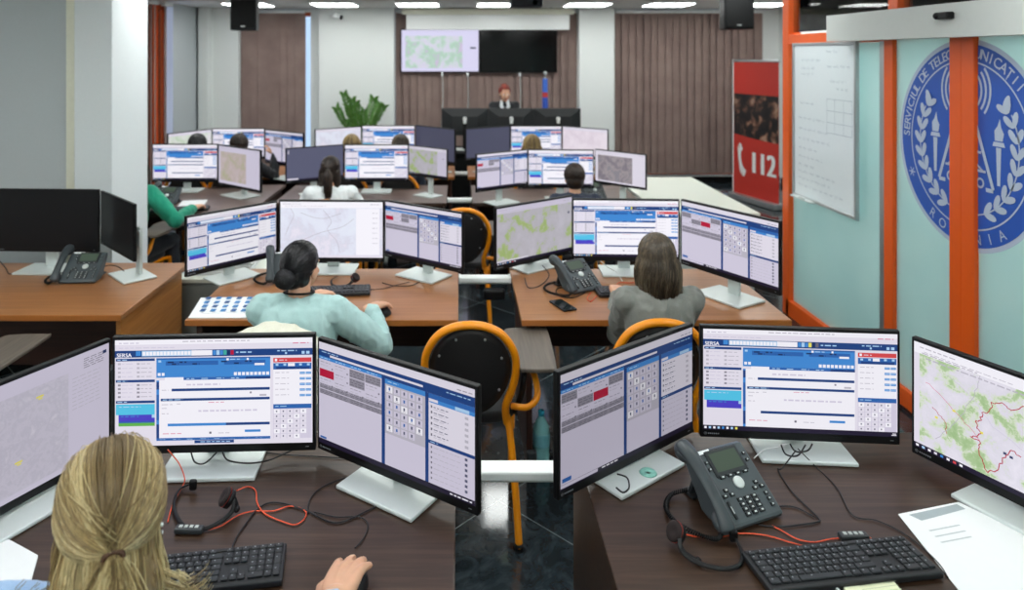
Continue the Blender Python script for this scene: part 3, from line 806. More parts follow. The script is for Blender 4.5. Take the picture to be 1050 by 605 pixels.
def ui_dispatch(var=0):
    s = Scr(); r = s.r
    r(0, 0, 1, 1, 'page', 0)
    r(0, 0, 1, 0.045, 'white'); s.words(0.02, 0.12, 0.03, 'lilac', 0.01, 1); s.words(0.34, 0.68, 0.02, 'lgrey', 0.008, 2); s.words(0.9, 0.98, 0.05, 'pinkline', 0.008, 3)
    s.words(0.02, 0.3, 0.075, 'lilac', 0.008, 4)
    r(0, 0.10, 1, 0.165, 'navy'); s.text('SERSA', 0.0165, 0.008, 0.16, 'white'); s.text('SERSA', 0.0165, 0.0095, 0.16, 'white')
    r(0.105, 0.105, 0.13, 0.15, 'blue', 2); r(0.135, 0.105, 0.385, 0.155, 'sky', 2); r(0.385, 0.105, 0.49, 0.155, 'white', 2)
    for k in range(14): r(0.139+k*0.0175, 0.112, 0.153+k*0.0175, 0.148, 'white', 3)
    for k, c in enumerate(['blue', 'sky', 'blue', 'teal' if var == 0 else 'yellow', 'deep', 'crimson' if var == 0 else 'dgrey']): r(0.493+k*0.018, 0.108, 0.509+k*0.018, 0.152, c, 3)
    s.words(0.61, 0.69, 0.13, 'sky', 0.012, 6); s.words(0.82, 0.92, 0.122, 'sky', 0.010, 7); r(0.86, 0.135, 0.87, 0.155, 'sky', 2); r(0.945, 0.128, 0.96, 0.155, 'sky', 2); r(0.968, 0.128, 0.985, 0.155, 'sky', 2)
    # side column
    for v in (0.175, 0.375, 0.572): r(0.005, v, 0.2, v+0.024, 'navy', 2); s.words(0.012, 0.06, v+0.012, 'sky', 0.008, 8)
    for v in (0.225, 0.265, 0.305, 0.345, 0.425, 0.46, 0.495, 0.535):
        for u in (0.015, 0.11): r(u, v-0.009, u+0.014, v+0.009, 'lgrey' if v < 0.4 else 'grey', 2); s.words(u+0.02, u+0.075, v, 'lilac' if u < .1 else 'lgrey', 0.007, int(u*100))
    r(0.005, 0.605, 0.2, 0.705, 'cyan', 2); s.words(0.02, 0.13, 0.63, 'sky', 0.008, 9)
    r(0.018, 0.705, 0.2, 0.78, 'purple', 2); r(0.185, 0.705, 0.2, 0.735, 'sky', 3); s.words(0.03, 0.12, 0.72, 'blue', 0.008, 10)
    if var == 0: r(0.018, 0.78, 0.2, 0.812, 'green', 2); r(0.018, 0.765, 0.2, 0.782, 'mid', 2)
    # centre
    r(0.208, 0.175, 0.785, 0.36, 'blue', 1); r(0.208, 0.175, 0.785, 0.19, 'mid', 2); r(0.255, 0.205, 0.52, 0.245, 'mid', 2); r(0.55, 0.205, 0.76, 0.245, 'mid', 2)
    for k, u in enumerate((0.265, 0.285, 0.325, 0.39, 0.535, 0.6, 0.655)): s.words(u, u+0.035, 0.215+0.018*(k % 2), 'deep', 0.014, 20+k)
    r(0.705, 0.235, 0.755, 0.255, 'white', 3); r(0.562, 0.185, 0.574, 0.205, 'white', 3); r(0.665, 0.185, 0.675, 0.205, 'white', 3); s.words(0.58, 0.63, 0.195, 'sky', 0.008, 30)
    r(0.218, 0.195, 0.232, 0.215, 'sky', 3); r(0.215, 0.315, 0.229, 0.342, 'white', 3); r(0.235, 0.315, 0.249, 0.342, 'white', 3)
    for k in range(9): r(0.6+k*0.0205, 0.318, 0.615+k*0.0205, 0.348, 'white', 3)
    r(0.25, 0.358, 0.345, 0.385, 'white', 3); r(0.345, 0.36, 0.66, 0.385, 'mid', 2); r(0.66, 0.36, 0.785, 0.385, 'navy', 2)
    for k in range(4): s.words(0.36+k*0.075, 0.40+k*0.075, 0.373, 'sky', 0.008, 31+k)
    r(0.208, 0.385, 0.222, 0.955, 'blue', 2); r(0.208, 0.40, 0.222, 0.47, 'navy', 3); r(0.208, 0.80, 0.222, 0.93, 'navy', 3); r(0.208, 0.52, 0.222, 0.76, 'mid', 3)
    r(0.222, 0.385, 0.785, 0.955, 'white', 1)
    r(0.285, 0.465, 0.782, 0.49, 'navy', 2); r(0.23, 0.558, 0.782, 0.582, 'navy', 2); s.words(0.24, 0.34, 0.57, 'sky', 0.008, 35)
    r(0.30 if var else 0.265, 0.795, 0.782, 0.82, 'navy', 2)
    if var == 0: r(0.265, 0.795, 0.56, 0.82, 'blue', 3)
    s.words(0.36, 0.53, 0.43, 'lilac', 0.015, 36); s.words(0.235, 0.27, 0.478, 'lgrey', 0.006, 37); s.words(0.235, 0.29, 0.615, 'lgrey', 0.006, 37); s.words(0.235, 0.26, 0.65, 'lgrey', 0.006, 38); s.words(0.235, 0.27, 0.70, 'lgrey', 0.006, 39); s.words(0.31, 0.33, 0.61, 'lgrey', 0.006, 40)
    s.words(0.42, 0.72, 0.68, 'lilac', 0.016, 41); s.words(0.47, 0.55, 0.60, 'pinkline', 0.005, 42); s.words(0.24, 0.34, 0.89, 'pinkline', 0.006, 43)
    r(0.73, 0.53, 0.765, 0.548, 'lgrey', 2); r(0.655, 0.865, 0.735, 0.888, 'blue', 2); r(0.475, 0.878, 0.486, 0.898, 'dgrey', 2); s.words(0.52, 0.58, 0.892, 'lgrey', 0.006, 44); r(0.68, 0.505, 0.69, 0.522, 'grey', 2)
    # right column
    r(0.80, 0.19, 0.995, 0.232, 'red', 2); r(0.808, 0.198, 0.82, 0.222, 'white', 3); s.words(0.83, 0.87, 0.211, 'page', 0.007, 45)
    r(0.80, 0.24, 0.995, 0.30, 'mid', 2)
    for k in range(5): r(0.812+k*0.04, 0.245, 0.826+k*0.04, 0.265, 'sky', 3)
    r(0.875, 0.242, 0.91, 0.27, 'white', 4); r(0.815, 0.275, 0.985, 0.298, 'navy', 3)
    r(0.80, 0.30, 0.995, 0.63, 'white', 1)
    for k in range(5):
        v = 0.325+k*0.053; r(0.935, v, 0.962, v+0.022, 'blue', 2); r(0.966, v, 0.993, v+0.022, 'blue', 2); r(0.937, v+0.007, 0.991, v+0.013, 'sky', 3); s.words(0.81, 0.88, v+0.005, 'lgrey', 0.006, 50+k)
    r(0.80, 0.63, 0.995, 0.672, 'mid', 2); s.words(0.81, 0.87, 0.65, 'sky', 0.007, 56)
    r(0.80, 0.672, 0.995, 0.955, 'lilac', 1)
    for a in range(5):
        for c in range(6):
            if c == 5 and a > 3: continue
            u = 0.803+a*0.034; v = 0.678+c*0.047; r(u, v, u+0.03, v+0.042, 'page' if (a+c) % 4 else 'white', 2); r(u+0.011, v+0.012, u+0.017, v+0.027, 'slate', 3)
    if var == 0:
        r(0, 0.955, 1, 1, 'page', 1); r(0.21, 0.93, 0.785, 0.955, 'mid', 3)
        for k in range(8): s.words(0.22+k*0.07, 0.26+k*0.07, 0.943, 'sky', 0.008, 60+k)
        r(0.40, 0.958, 0.60, 0.985, 'navy', 2); s.words(0.43, 0.58, 0.972, 'sky', 0.008, 69)
    else:
        r(0, 0.955, 1, 1, 'taskbar', 1)
        for k, c in enumerate(['white', 'sky', 'white', 'sky', 'blue', 'white', 'sky', 'yellow']): r(0.006+k*0.023, 0.966, 0.018+k*0.023, 0.988, c, 3)
        r(0.975, 0.968, 0.993, 0.976, 'white', 3); r(0.97, 0.982, 0.995, 0.989, 'white', 3)
    return s.mesh('dispatch page')
def ui_phone(var=0):
    s = Scr(); r = s.r
    r(0, 0, 1, 1, 'lilac', 0)
    r(0, 0, 1, 0.07, 'page'); s.words(0.9, 0.99, 0.045, 'grey', 0.008, 1)
    r(0, 0.07, 1, 0.155, 'navy'); s.words(0.02, 0.14, 0.09, 'sky', 0.008, 2); r(0.08, 0.105, 0.70, 0.125, 'page', 2); s.words(0.84, 0.98, 0.10, 'sky', 0.008, 3)
    r(0, 0.135, 0.44, 0.165, 'blue', 2); 
    for k in range(4): s.words(0.01+k*0.11, 0.08+k*0.11, 0.15, 'sky', 0.008, 4+k)
    tiles = {(2, 0): 'dgrey', (3, 0): 'dgrey', (2, 1): 'dgrey', (0, 1): 'red'} if var == 0 else {(0, 0): 'dgrey', (3, 0): 'dgrey', (1, 1): 'dgrey', (2, 1): 'red'}
    for a in range(4):
        for c in range(3):
            u, v = 0.005+a*0.108, 0.175+c*0.085
            r(u, v, u+0.104, v+0.078, 'lilac' if (a, c) not in tiles else ('crimson' if tiles[(a, c)] == 'red' else 'grey'), 1)
            if (a, c) in tiles and tiles[(a, c)] == 'dgrey': 
                for k in range(3): s.words(u+0.004, u+0.10, v+0.018+k*0.022, 'dgrey', 0.008, 10+a+c+k)
            elif (a, c) not in tiles: s.words(u+0.005, u+0.08, v+0.016, 'grey', 0.006, 11+a*3+c); s.words(u+0.005, u+0.06, v+0.045, 'lgrey', 0.006, 31+a*3+c); r(u+0.088, v+0.055, u+0.096, v+0.07, 'dgrey', 2)
    for k in range(2):
        r(0.005, 0.405+k*0.055, 0.44, 0.453+k*0.055, 'grey', 1)
        for q in range(3):
            for a in range(4): s.words(0.012+a*0.108, 0.10+a*0.108, 0.416+k*0.055+q*0.015, 'dgrey', 0.006, 40+k+q+a)
    r(0.44, 0.155, 0.462, 0.955, 'navy', 2)
    r(0.462, 0.155, 0.715, 0.20, 'blue', 2); s.words(0.48, 0.55, 0.175, 'sky', 0.008, 60); r(0.462, 0.20, 0.715, 0.66, 'lgrey', 1)
    for a in range(5):
        for c in range(6):
            if c == 5 and a == 4: continue
            u, v = 0.472+a*0.047, 0.215+c*0.072; r(u, v, u+0.038, v+0.06, 'lilac' if (a*7+c*3) % 5 else 'white', 2); r(u+0.014, v+0.012, u+0.024, v+0.040, 'slate' if (a+c) % 3 else 'mid', 3); r(u+0.010, v+0.048, u+0.028, v+0.053, 'lgrey', 3)
    r(0.715, 0.155, 0.735, 0.955, 'navy', 2)
    r(0.735, 0.155, 1, 0.2, 'mid', 2); r(0.74, 0.2, 1, 0.235, 'blue', 2); r(0.74, 0.2, 0.79, 0.225, 'page', 3); r(0.735, 0.235, 1, 0.58, 'page', 1); r(0.89, 0.2, 0.97, 0.23, 'sky', 3)
    for k in range(6): 
        v = 0.27+k*0.05; s.words(0.765, 0.85, v, 'slate', 0.007, 70+k); r(0.748, v-0.012, 0.757, v+0.01, 'dgrey', 2); r(0.945, v-0.01, 0.965, v+0.014, 'lgrey', 2); s.words(0.765, 0.83, v+0.018, 'lgrey', 0.005, 80+k)
    r(0.735, 0.57, 1, 0.60, 'navy', 2); s.words(0.745, 0.79, 0.585, 'sky', 0.007, 88)
    for k in range(7): 
        v = 0.63+k*0.046; s.words(0.765, 0.85, v, 'lgrey', 0.006, 90+k); r(0.748, v-0.009, 0.756, v+0.009, 'dgrey', 2); r(0.945, v-0.012, 0.960, v+0.012, 'slate', 2); s.words(0.86, 0.92, v, 'lgrey', 0.005, 99+k)
    r(0, 0.955, 1, 1, 'taskbar', 2)
    if var == 0: s.words(0.86, 0.985, 0.978, 'white', 0.012, 120); r(0.01, 0.93, 0.055, 0.95, 'mid', 2)
    else: r(0.0, 0.957, 0.25, 0.985, 'lilac', 3); s.words(0.28, 0.4, 0.97, 'white', 0.012, 121); r(0.01, 0.905, 0.07, 0.94, 'mid', 2)
    return s.mesh('phone page')
def ui_map(kind, box=(0.0, 0.1, 1.0, 0.955), page='page', right=True, bar=True, extra=None):
    s = Scr(); s.extra = [MAPS[kind]]; r = s.r
    r(0, 0, 1, 1, page, 0)
    r(box[0], box[1], box[2], box[3], len(SMATS), 1)
    s.words(0.03, 0.2, 0.04, 'lgrey', 0.008, 1); s.words(0.05, 0.45, 0.075, 'lgrey', 0.006, 2)
    if right:
        s.words(0.88, 0.97, 0.045, 'lgrey', 0.012, 3)
    if bar:
        r(0, 0.955, 1, 1, 'taskbar', 1)
        for k, c in enumerate(['white', 'sky', 'white', 'page', 'blue', 'white', 'red', 'white']): r(0.01+k*0.03, 0.967, 0.024+k*0.03, 0.988, c, 3)
    if extra: extra(s)
    return s.mesh('map page')
def x_k3(s):
    s.r(0, 0, 1, 0.10, 'white', 2); s.r(0, 0.10, 0.028, 0.955, 'page', 2); s.words(0.03, 0.2, 0.04, 'lgrey', 0.01, 1); s.words(0.06, 0.6, 0.13, 'lgrey', 0.012, 4); s.words(0.04, 0.3, 0.09, 'lgrey', 0.01, 7)
    rr = random.Random(5)
    def wig(p, w, c):
        out = []; p = [(a*0.52, d) for a, d in p]; w *= 1.5
        for a, d in zip(p, p[1:]):
            for k in range(5):
                t = k/5; out.append((a[0]+(d[0]-a[0])*t+rr.uniform(-.006, .006), a[1]+(d[1]-a[1])*t+rr.uniform(-.01, .01)))
        s.line(out+[p[-1]], w, c)
    wig([(0.62, 0.42), (0.60, 0.5), (0.56, 0.53), (0.60, 0.60), (0.57, 0.66), (0.52, 0.68), (0.60, 0.69), (0.60, 0.80), (0.66, 0.92), (0.75, 0.86), (0.80, 0.72), (0.86, 0.64), (0.93, 0.66)], 0.0016, 'crimson')
    wig([(0.62, 0.42), (0.68, 0.38), (0.70, 0.30), (0.78, 0.26), (0.86, 0.30), (0.95, 0.22)], 0.0014, 'crimson')
    wig([(0.17, 0.55), (0.24, 0.60), (0.30, 0.66), (0.31, 0.75)], 0.0011, 'crimson'); wig([(0.12, 0.35), (0.25, 0.42), (0.45, 0.55), (0.6, 0.68)], 0.001, 'pinkline'); wig([(0.3, 0.2), (0.5, 0.3), (0.7, 0.5), (0.95, 0.6)], 0.001, 'lilac'); wig([(0.2, 0.85), (0.4, 0.6), (0.55, 0.3), (0.6, 0.1)], 0.001, 'lgrey')
    for u, v in ((0.60, 0.59), (0.79, 0.68), (0.84, 0.69), (0.36, 0.5), (0.2, 0.63)): s.r(u*0.52, v, u*0.52+0.014, v+0.02, 'yellow' if u < 0.7 else 'ink', 3)
def x_j1(s):
    s.r(0.78, 0.13, 1, 1, 'lilac', 2); s.r(0, 0, 1, 0.13, 'lilac', 2)
    for k in range(9): s.words(0.80, 0.95, 0.2+k*0.035, 'lgrey', 0.006, 30+k)
    for k in range(5): s.words(0.86, 0.97, 0.06+k*0.02, 'grey', 0.008, 40+k)
    s.r(0.965, 0.05, 0.985, 0.08, 'ink', 3)
    for u, v in ((0.24, 0.26), (0.62, 0.22), (0.52, 0.7), (0.35, 0.85)): s.r(u, v, u+0.035, v+0.016, 'yellow', 3); s.r(u+0.01, v+0.022, u+0.03, v+0.034, 'yellow', 3)
def x_g2(s):
    s.r(0, 0, 1, 0.11, 'white', 2); s.r(0.74, 0.12, 0.97, 0.95, 'white', 2); s.words(0.02, 0.1, 0.04, 'lgrey', 0.01, 5)
    for k in range(7): s.words(0.9, 0.95, 0.2+k*0.09, 'lgrey', 0.01, 50+k)
    for p in ([(0.10, 0.12), (0.13, 0.25), (0.08, 0.45), (0.05, 0.6)], [(0.42, 0.15), (0.50, 0.35), (0.46, 0.5), (0.55, 0.7), (0.58, 0.9)], [(0.2, 0.2), (0.4, 0.3), (0.6, 0.2)], [(0.2, 0.7), (0.4, 0.55), (0.6, 0.45), (0.72, 0.3)]): s.line(spline([(a, c, 0) for a, c in p], 6) and [(q.x, q.y) for q in spline([(a, c, 0) for a, c in p], 6)], 0.003, 'lgrey')
def x_side(s): s.r(0, 0, 1, 0.1, 'page', 2); s.r(0.76, 0.1, 1, 0.955, 'lilac', 2); s.r(0.9, 0.33, 0.92, 0.36, 'ink', 3)
def x_h1(s): s.r(0, 0, 1, 0.09, 'lilac', 2); s.r(0.945, 0.26, 0.965, 0.30, 'ink', 3); s.r(0, 0.93, 0.4, 0.955, 'page', 2)
def ui_flat(c, note=True):
    s = Scr(); s.r(0, 0, 1, 1, c, 0)
    if note: s.r(0.0, 0.955, 1, 1, 'taskbar', 1); s.r(0.01, 0.93, 0.2, 0.975, 'page', 2); s.r(0.02, 0.05, 0.04, 0.16, 'lgrey', 2)
    return s.mesh('plain page')
SCREENS = {}
def screen_mesh(kind):
    if kind not in SCREENS:
        SCREENS[kind] = {
            'dispatch': lambda: ui_dispatch(0), 'dispatch2': lambda: ui_dispatch(1), 'phone': lambda: ui_phone(0), 'phone2': lambda: ui_phone(1),
            'k3': lambda: ui_map('green', extra=x_k3), 'j1': lambda: ui_map('pale', bar=False, page='lilac', right=False, extra=x_j1), 'g2': lambda: ui_map('coast', bar=False, extra=x_g2),
            'h1': lambda: ui_map('greygreen', extra=x_h1, page='lilac'), 'a2': lambda: ui_map('olive', (0.04, 0.14, 0.68, 0.92), 'lilac', bar=False), 'b3': lambda: ui_map('greygreen', extra=x_side),
            'c3': lambda: ui_map('dark', (0.05, 0.14, 0.75, 0.955), 'page', bar=False), 'd1': lambda: ui_map('mint', bar=False), 'e1': lambda: ui_map('coast', bar=False), 'f3': lambda: ui_map('pink', bar=False),
            'slate': lambda: ui_flat('slate'), 'slate2': lambda: ui_flat('slate', False), 'off': lambda: ui_flat('off', False)}[kind]()
    return SCREENS[kind]
def housing_mesh():
    b = MB(); hw, hh = SW/2, SH/2
    b.box((0, 0.010, 0), (SW, 0.020, SH), 0, 0.003)
    b.box((0, 0.028, -0.01), (SW*0.62, 0.022, SH*0.62), 0, 0.009)
    return b.mesh('housing', M['black_plastic'])
HOUS = housing_mesh()
def bezel_mark():
    b = MB(); b.M = Matrix(((1, 0, 0, 0), (0, 0, -1, -0.0007), (0, 1, 0, 0), (0, 0, 0, 1)))
    x = -SW/2+0.012; z = -SH/2+0.0135
    b.ring(0.0035, 0.0046, 0, 2*PI, 0, 0, 16, (x+0.004, z)); b.rect(x+0.0025, z-0.0015, x+0.0055, z+0.0015)
    for k in range(6): b.rect(x+0.012+k*0.006, z-0.002, x+0.0165+k*0.006, z+0.002)
    b.rect(SW/2-0.03, z-0.001, SW/2-0.02, z+0.001)
    return b.mesh('bezel marks', plain('bezel print grey', '#8a8d94', 0.5))
MARK = bezel_mark()
def neck_mesh():
    b = MB(); b.box((0, 0.058, 0.155), (0.07, 0.022, 0.31), 0, 0.006); b.box((0, 0.045, 0.24), (0.11, 0.014, 0.11), 0, 0.005); return b.mesh('neck', M['silver'])
def base_mesh():
    b = MB(); b.box((0, 0.015, 0.006), (0.285, 0.205, 0.012), 0, 0.004); return b.mesh('base', M['silver'])
NECK, BASE = neck_mesh(), base_mesh()
MON = {}
def monitor(key, kind, xl, yl, xr, yr, label, d=None, dim=1.0, group=None, face=1, dark_stand=False, zdesk=0.75, pull=0.0):
    """xl, yl, xr, yr: the top corners of the panel in the photo; the distance follows from the 0.611 m width"""
    a, c = 1/(yl-CY), 1/(yr-CY)
    def ln(d): return math.hypot((xr-CX)*d*c/F-(xl-CX)*d*a/F, d*c-d*a)
    if d is None: d = SW/ln(1.0); k = 1.0
    else: k = ln(d)/SW
    pl = Vector(((xl-CX)*d*a/F, d*a)); pr = Vector(((xr-CX)*d*c/F, d*c)); m = (pl+pr)/2
    zt = EYE-d/F; yaw = math.atan2(pr.y-pl.y, pr.x-pl.x)
    t = thing('monitor', label, 'monitor', (m.x, m.y, zdesk), yaw, group, k)
    hz = (zt-zdesk)/k-SH/2
    put('housing', HOUS, t, (0, 0, hz)); o = put('screen', screen_mesh(kind), t, (0, 0, hz)); o.color = (dim, dim, dim, 1)
    put('bezel_marks', MARK, t, (0, 0, hz)); put('neck', NECK, t); put('base', BASE, t)
    MON[key] = (m, yaw, zt, k)
    return t
def lcd(x0): return x0
G1, G2, G3, G4 = 'monitors on the two front desks', 'monitors on the second row of desks', 'monitors on the third row', 'monitors on the back row'
monitor('J1', 'j1', -128, 442.7, 114, 346.9, 'monitor with a pale grey street map, cut by the picture edge beside the blonde woman', dim=0.80, group=G1)
monitor('J2', 'dispatch', 115, 345.5, 323.5, 342.3, 'monitor with a form page and a small green strip, in front of the blonde woman', dim=1.0, group=G1)
monitor('J3', 'phone', 325.5, 346, 490, 396.5, 'angled monitor with a bright list page and red tile, right of the blonde woman', d=640, dim=0.88, group=G1)
k1 = monitor('K1', 'phone2', 572, 382, 711, 331.5, 'monitor with a dim list page and red tile, angled, left of the large desk phone', dim=0.60, group=G1)
b = MB(); b.lathe([(0.006, 0.0), (0.010, 0.003), (0.022, 0.004), (0.026, 0.0)], (0.01, -0.055, 0.012), 24); b.build('sticker', plain('teal sticker', '#8fd0c0', 0.3), k1)
monitor('K2', 'dispatch2', 718, 333.5, 923, 339.5, 'monitor with a blue and white form page, directly behind the large desk phone', dim=0.97, group=G1)
monitor('K3', 'k3', 934.6, 344.8, 1208, 441.4, 'monitor with a green and white map crossed by red lines, behind the long white sheet', dim=1.0, group=G1)
monitor('G1', 'dispatch2', 190.5, 222, 284, 206, 'monitor with a form page, angled, left of the woman in the mint jumper', d=628, dim=0.9, group=G2)
monitor('G2', 'g2', 286, 205, 394, 205.5, 'monitor with a pale white map, facing the woman in the mint jumper', dim=1.05, group=G2)
monitor('G3', 'phone', 394.5, 205, 474.5, 218, 'monitor with a list page, angled, right of the woman in the mint jumper', d=622, dim=0.95, group=G2)
monitor('H1', 'h1', 508, 213, 587, 200, 'monitor with a grey map with green woods, left of the woman in the grey blazer', dim=0.88, group=G2)
monitor('H2', 'dispatch2', 586.5, 203.5, 697, 204.5, 'monitor with a form page, facing the woman in the grey blazer', dim=1.05, group=G2)
monitor('H3', 'phone2', 698, 204, 800, 227, 'monitor with a list page, angled, right of the woman in the grey blazer', dim=0.97, group=G2)
monitor('I1', 'off', -6, 193.5, 101, 194.5, 'switched-off black monitor facing the room on the empty wooden desk', d=568, group='switched-off monitors on the empty desk')
i2 = monitor('I2', 'off', 103, 195.5, 137, 209.5, 'switched-off black monitor turned sideways with its silver stand showing, beside the pillar', d=590, group='switched-off monitors on the empty desk')
for ch in i2.children:
    if ch.name.split('.')[0] in ('neck', 'base'): ch.location = (0.10, 0.05, 0)
D3 = 596
monitor('A1', 'dispatch2', 156, 147.5, 223.5, 147.5, 'monitor with a form page, in front of the woman in the green jumper', d=D3, dim=1.0, group=G3)
monitor('A2', 'a2', 224, 148, 267, 154, 'monitor with an olive and pink map, right of the green-jumper woman\'s form page', d=D3, dim=0.9, group=G3)
monitor('B1', 'slate', 293, 152, 352.5, 148, 'blank slate grey monitor left of the woman with the brown ponytail', d=D3, dim=1.0, group=G3)
monitor('B2', 'dispatch2', 353, 148, 419, 148, 'monitor with a form page, right above the ponytailed woman\'s shoulder', d=D3, dim=1.05, group=G3)
monitor('B3', 'b3', 419, 148.5, 458.5, 153, 'monitor with a green-patched grey map, at the aisle end of the ponytailed woman\'s desk', d=D3, dim=0.85, group=G3)
monitor('C1', 'phone', 488.5, 158, 541, 153, 'monitor with a list page, at the aisle end of the dark-haired worker\'s desk', d=D3, dim=1.0, group=G3)
monitor('C2', 'dispatch2', 541, 153, 609, 153.5, 'monitor with a form page, behind the short dark hair of the third-row worker', d=D3, dim=1.05, group=G3)
monitor('C3', 'c3', 610, 152.5, 662.5, 158.5, 'monitor with a dark terrain map, beside the long white counter', d=D3, dim=0.95, group=G3)
D4 = 562
monitor('D1', 'd1', 172, 137, 217, 132, 'monitor with a pale mint map, far row beside the side window', d=D4, dim=0.95, group=G4)
monitor('D2', 'dispatch2', 217.5, 131.5, 271.5, 131.5, 'monitor with a form page behind the man in black', d=D4, dim=1.05, group=G4)
monitor('D3', 'phone', 272, 132.5, 311, 136.5, 'monitor with a list page, right of the man in black', d=D4, dim=0.92, group=G4)
monitor('E1', 'e1', 323, 132.5, 370.5, 129.5, 'monitor with a white map below the leafy plant', d=D4, dim=1.0, group=G4)
monitor('E2', 'dispatch2', 371, 128.5, 425.5, 128.5, 'monitor with a form page, far row right of the leafy plant', d=D4, dim=1.05, group=G4)
monitor('E3', 'slate2', 426, 128, 466.5, 132.5, 'blank slate grey monitor at the aisle end of the far row, left side', d=D4, dim=0.62, group=G4)
monitor('F1', 'slate2', 477.5, 132, 523, 129, 'blank slate grey monitor at the aisle end of the far row, below the red-haired woman', d=D4, dim=0.72, group=G4)
monitor('F2', 'dispatch2', 523.5, 129, 576, 129, 'monitor with a form page behind the blond head in the far row', d=D4, dim=1.05, group=G4)
monitor('F3', 'f3', 576.5, 129, 623.5, 132.5, 'monitor with a faint pink page, in the far row next to the narrow pillar', d=D4, dim=1.0, group=G4)
# three monitors seen from behind on the supervisor's desk
t = None
BH = MB(); BH.box((0, -0.010, 0), (SW, 0.020, SH), 0, 0.003)
BH.M = Matrix(((1, 0, 0, 0), (0, 0, -1, 0), (0, 1, 0, 0), (0, 0, 0, 1)))
hw = SW/2-0.004; hh = SH/2-0.004
BH.M = Matrix()
v = [(-hw, -0.02, hh), (hw, -0.02, hh), (hw, -0.02, -hh), (-hw, -0.02, -hh), (-hw*0.55, -0.055, hh*0.42), (hw*0.55, -0.055, hh*0.42), (hw*0.55, -0.055, -hh*0.7), (-hw*0.55, -0.055, -hh*0.7)]
BH.add(v, [(0, 1, 5, 4), (1, 2, 6, 5), (2, 3, 7, 6), (3, 0, 4, 7), (4, 5, 6, 7)])
bmesh.ops.recalc_face_normals(BH.bm, faces=BH.bm.faces[:])
BHM = BH.mesh('rear housing', plain('black monitor back', '#1d2124', 0.5))
labs = ['black monitor seen from behind, leftmost of the three on the supervisor desk', 'black monitor seen from behind, middle one in front of the red-haired woman', 'black monitor seen from behind, rightmost of the three below the furled flag']
YB5 = 9.4
for i, px in enumerate((476.5, 524, 571.5)):
    c = P(px, 111, YB5); t = thing('monitor', labs[i], 'monitor', (c.x, YB5, 0.75), 0, 'monitors seen from behind')
    hz = c.z-0.75-SH/2
    put('housing', BHM, t, (0, 0, hz)); o = put('screen', screen_mesh('slate2'), t, (0, 0.0, hz)); o.rotation_euler = (0, 0, PI); o.color = (1, 1, 1, 1)
    b = MB(); b.box((0, -0.07, (hz+0.02)/2), (0.05, 0.02, hz+0.02), 0, 0.004); b.cyl((0, -0.07, hz+0.045), (0, -0.085, hz+0.045), 0.028, seg=16, mi=1); b.box((0, -0.082, hz+0.01), (0.04, 0.012, 0.05), 1, 0.004); b.build('neck', [M['black_plastic'], M['white_enamel']], t)
    b = MB(); b.box((0, -0.04, 0.006), (0.28, 0.2, 0.012), 0, 0.004); b.build('base', M['silver'], t)
# ================================================================== desks
def desk(label, x0, x1, y0, y1, top, panel, edge, side=None, group='office desks', mod_y=None, mod_z=(0.32, 0.71), setin=0.03, leg_mat=None):
    t = thing('office_desk', label, 'desk', ((x0+x1)/2, (y0+y1)/2, 0), 0, group)
    w, dd = x1-x0, y1-y0
    b = MB(); b.box((0, 0, 0.735), (w, dd, 0.028), 0, 0.004)
    b.box((0, -dd/2+0.0, 0.735), (w-0.002, 0.006, 0.0285), 1, 0.0025)
    b.build('desktop', [M[top], M[edge]], t)
    for s in (-1, 1):
        b = MB(); b.box((s*(w/2-setin-0.014), 0.02, 0.3605), (0.028, dd-0.10, 0.721), 0, 0.003); b.build('side_panel', M[leg_mat or panel], t)
    b = MB(); my = dd/2-0.05 if mod_y is None else mod_y
    b.box((0, my, (mod_z[0]+mod_z[1])/2), (w-2*setin-0.057, 0.018, mod_z[1]-mod_z[0])); b.build('modesty_panel', M[panel], t)
    return t
desk('dark wood front desk where the blonde woman sits', -1.46, -0.008, 1.58, 2.36, 'wenge', 'wenge', 'wenge_edge')
desk('dark wood front desk carrying the large desk phone', 0.372, 1.86, 1.58, 2.36, 'wenge', 'wenge', 'wenge_edge', setin=0.004)
desk('orange-brown desk of the woman in the mint jumper', -1.29, 0.0, 3.355, 4.16, 'cherry', 'brown_panel', 'cherry_edge')
desk('orange-brown desk of the woman in the grey blazer', 0.298, 1.572, 3.355, 4.16, 'cherry', 'brown_panel', 'cherry_edge')
desk('empty orange-brown desk with two switched-off monitors, beside the pillar', -3.4, -1.62, 3.418, 4.28, 'cherry', 'brown_panel', 'cherry_edge', leg_mat='cherry_panel', mod_y=0.2, mod_z=(0.24, 0.71))
M['oak_grey'] = wood('grey brown veneer', '#5c4c47', '#6f5e58', '#82706a', 0.35)
desk('dark desk of the woman in the green jumper', -3.25, -1.66, 5.62, 6.85, 'oak_grey', 'brown_panel', 'wenge_edge')
desk('desk of the woman with the brown ponytail', -1.56, -0.1, 6.0, 6.82, 'oak_grey', 'brown_panel', 'wenge_edge')
desk('desk of the dark-haired worker beside the long white counter', 0.12, 1.56, 6.0, 6.82, 'oak_grey', 'brown_panel', 'wenge_edge')
desk('far desk of the man in black', -2.95, -1.62, 7.28, 8.0, 'cherry', 'brown_panel', 'cherry_edge')
desk('far desk below the leafy plant', -1.56, -0.04, 7.28, 8.0, 'cherry', 'brown_panel', 'cherry_edge')
desk('far desk in front of the red-haired woman', 0.1, 1.66, 7.28, 8.0, 'cherry', 'brown_panel', 'cherry_edge')
desk('black supervisor desk carrying three monitors seen from behind', -0.25, 1.68, 9.05, 9.75, 'soft_black', 'soft_black', 'soft_black', mod_y=-0.3, mod_z=(0.02, 0.72))
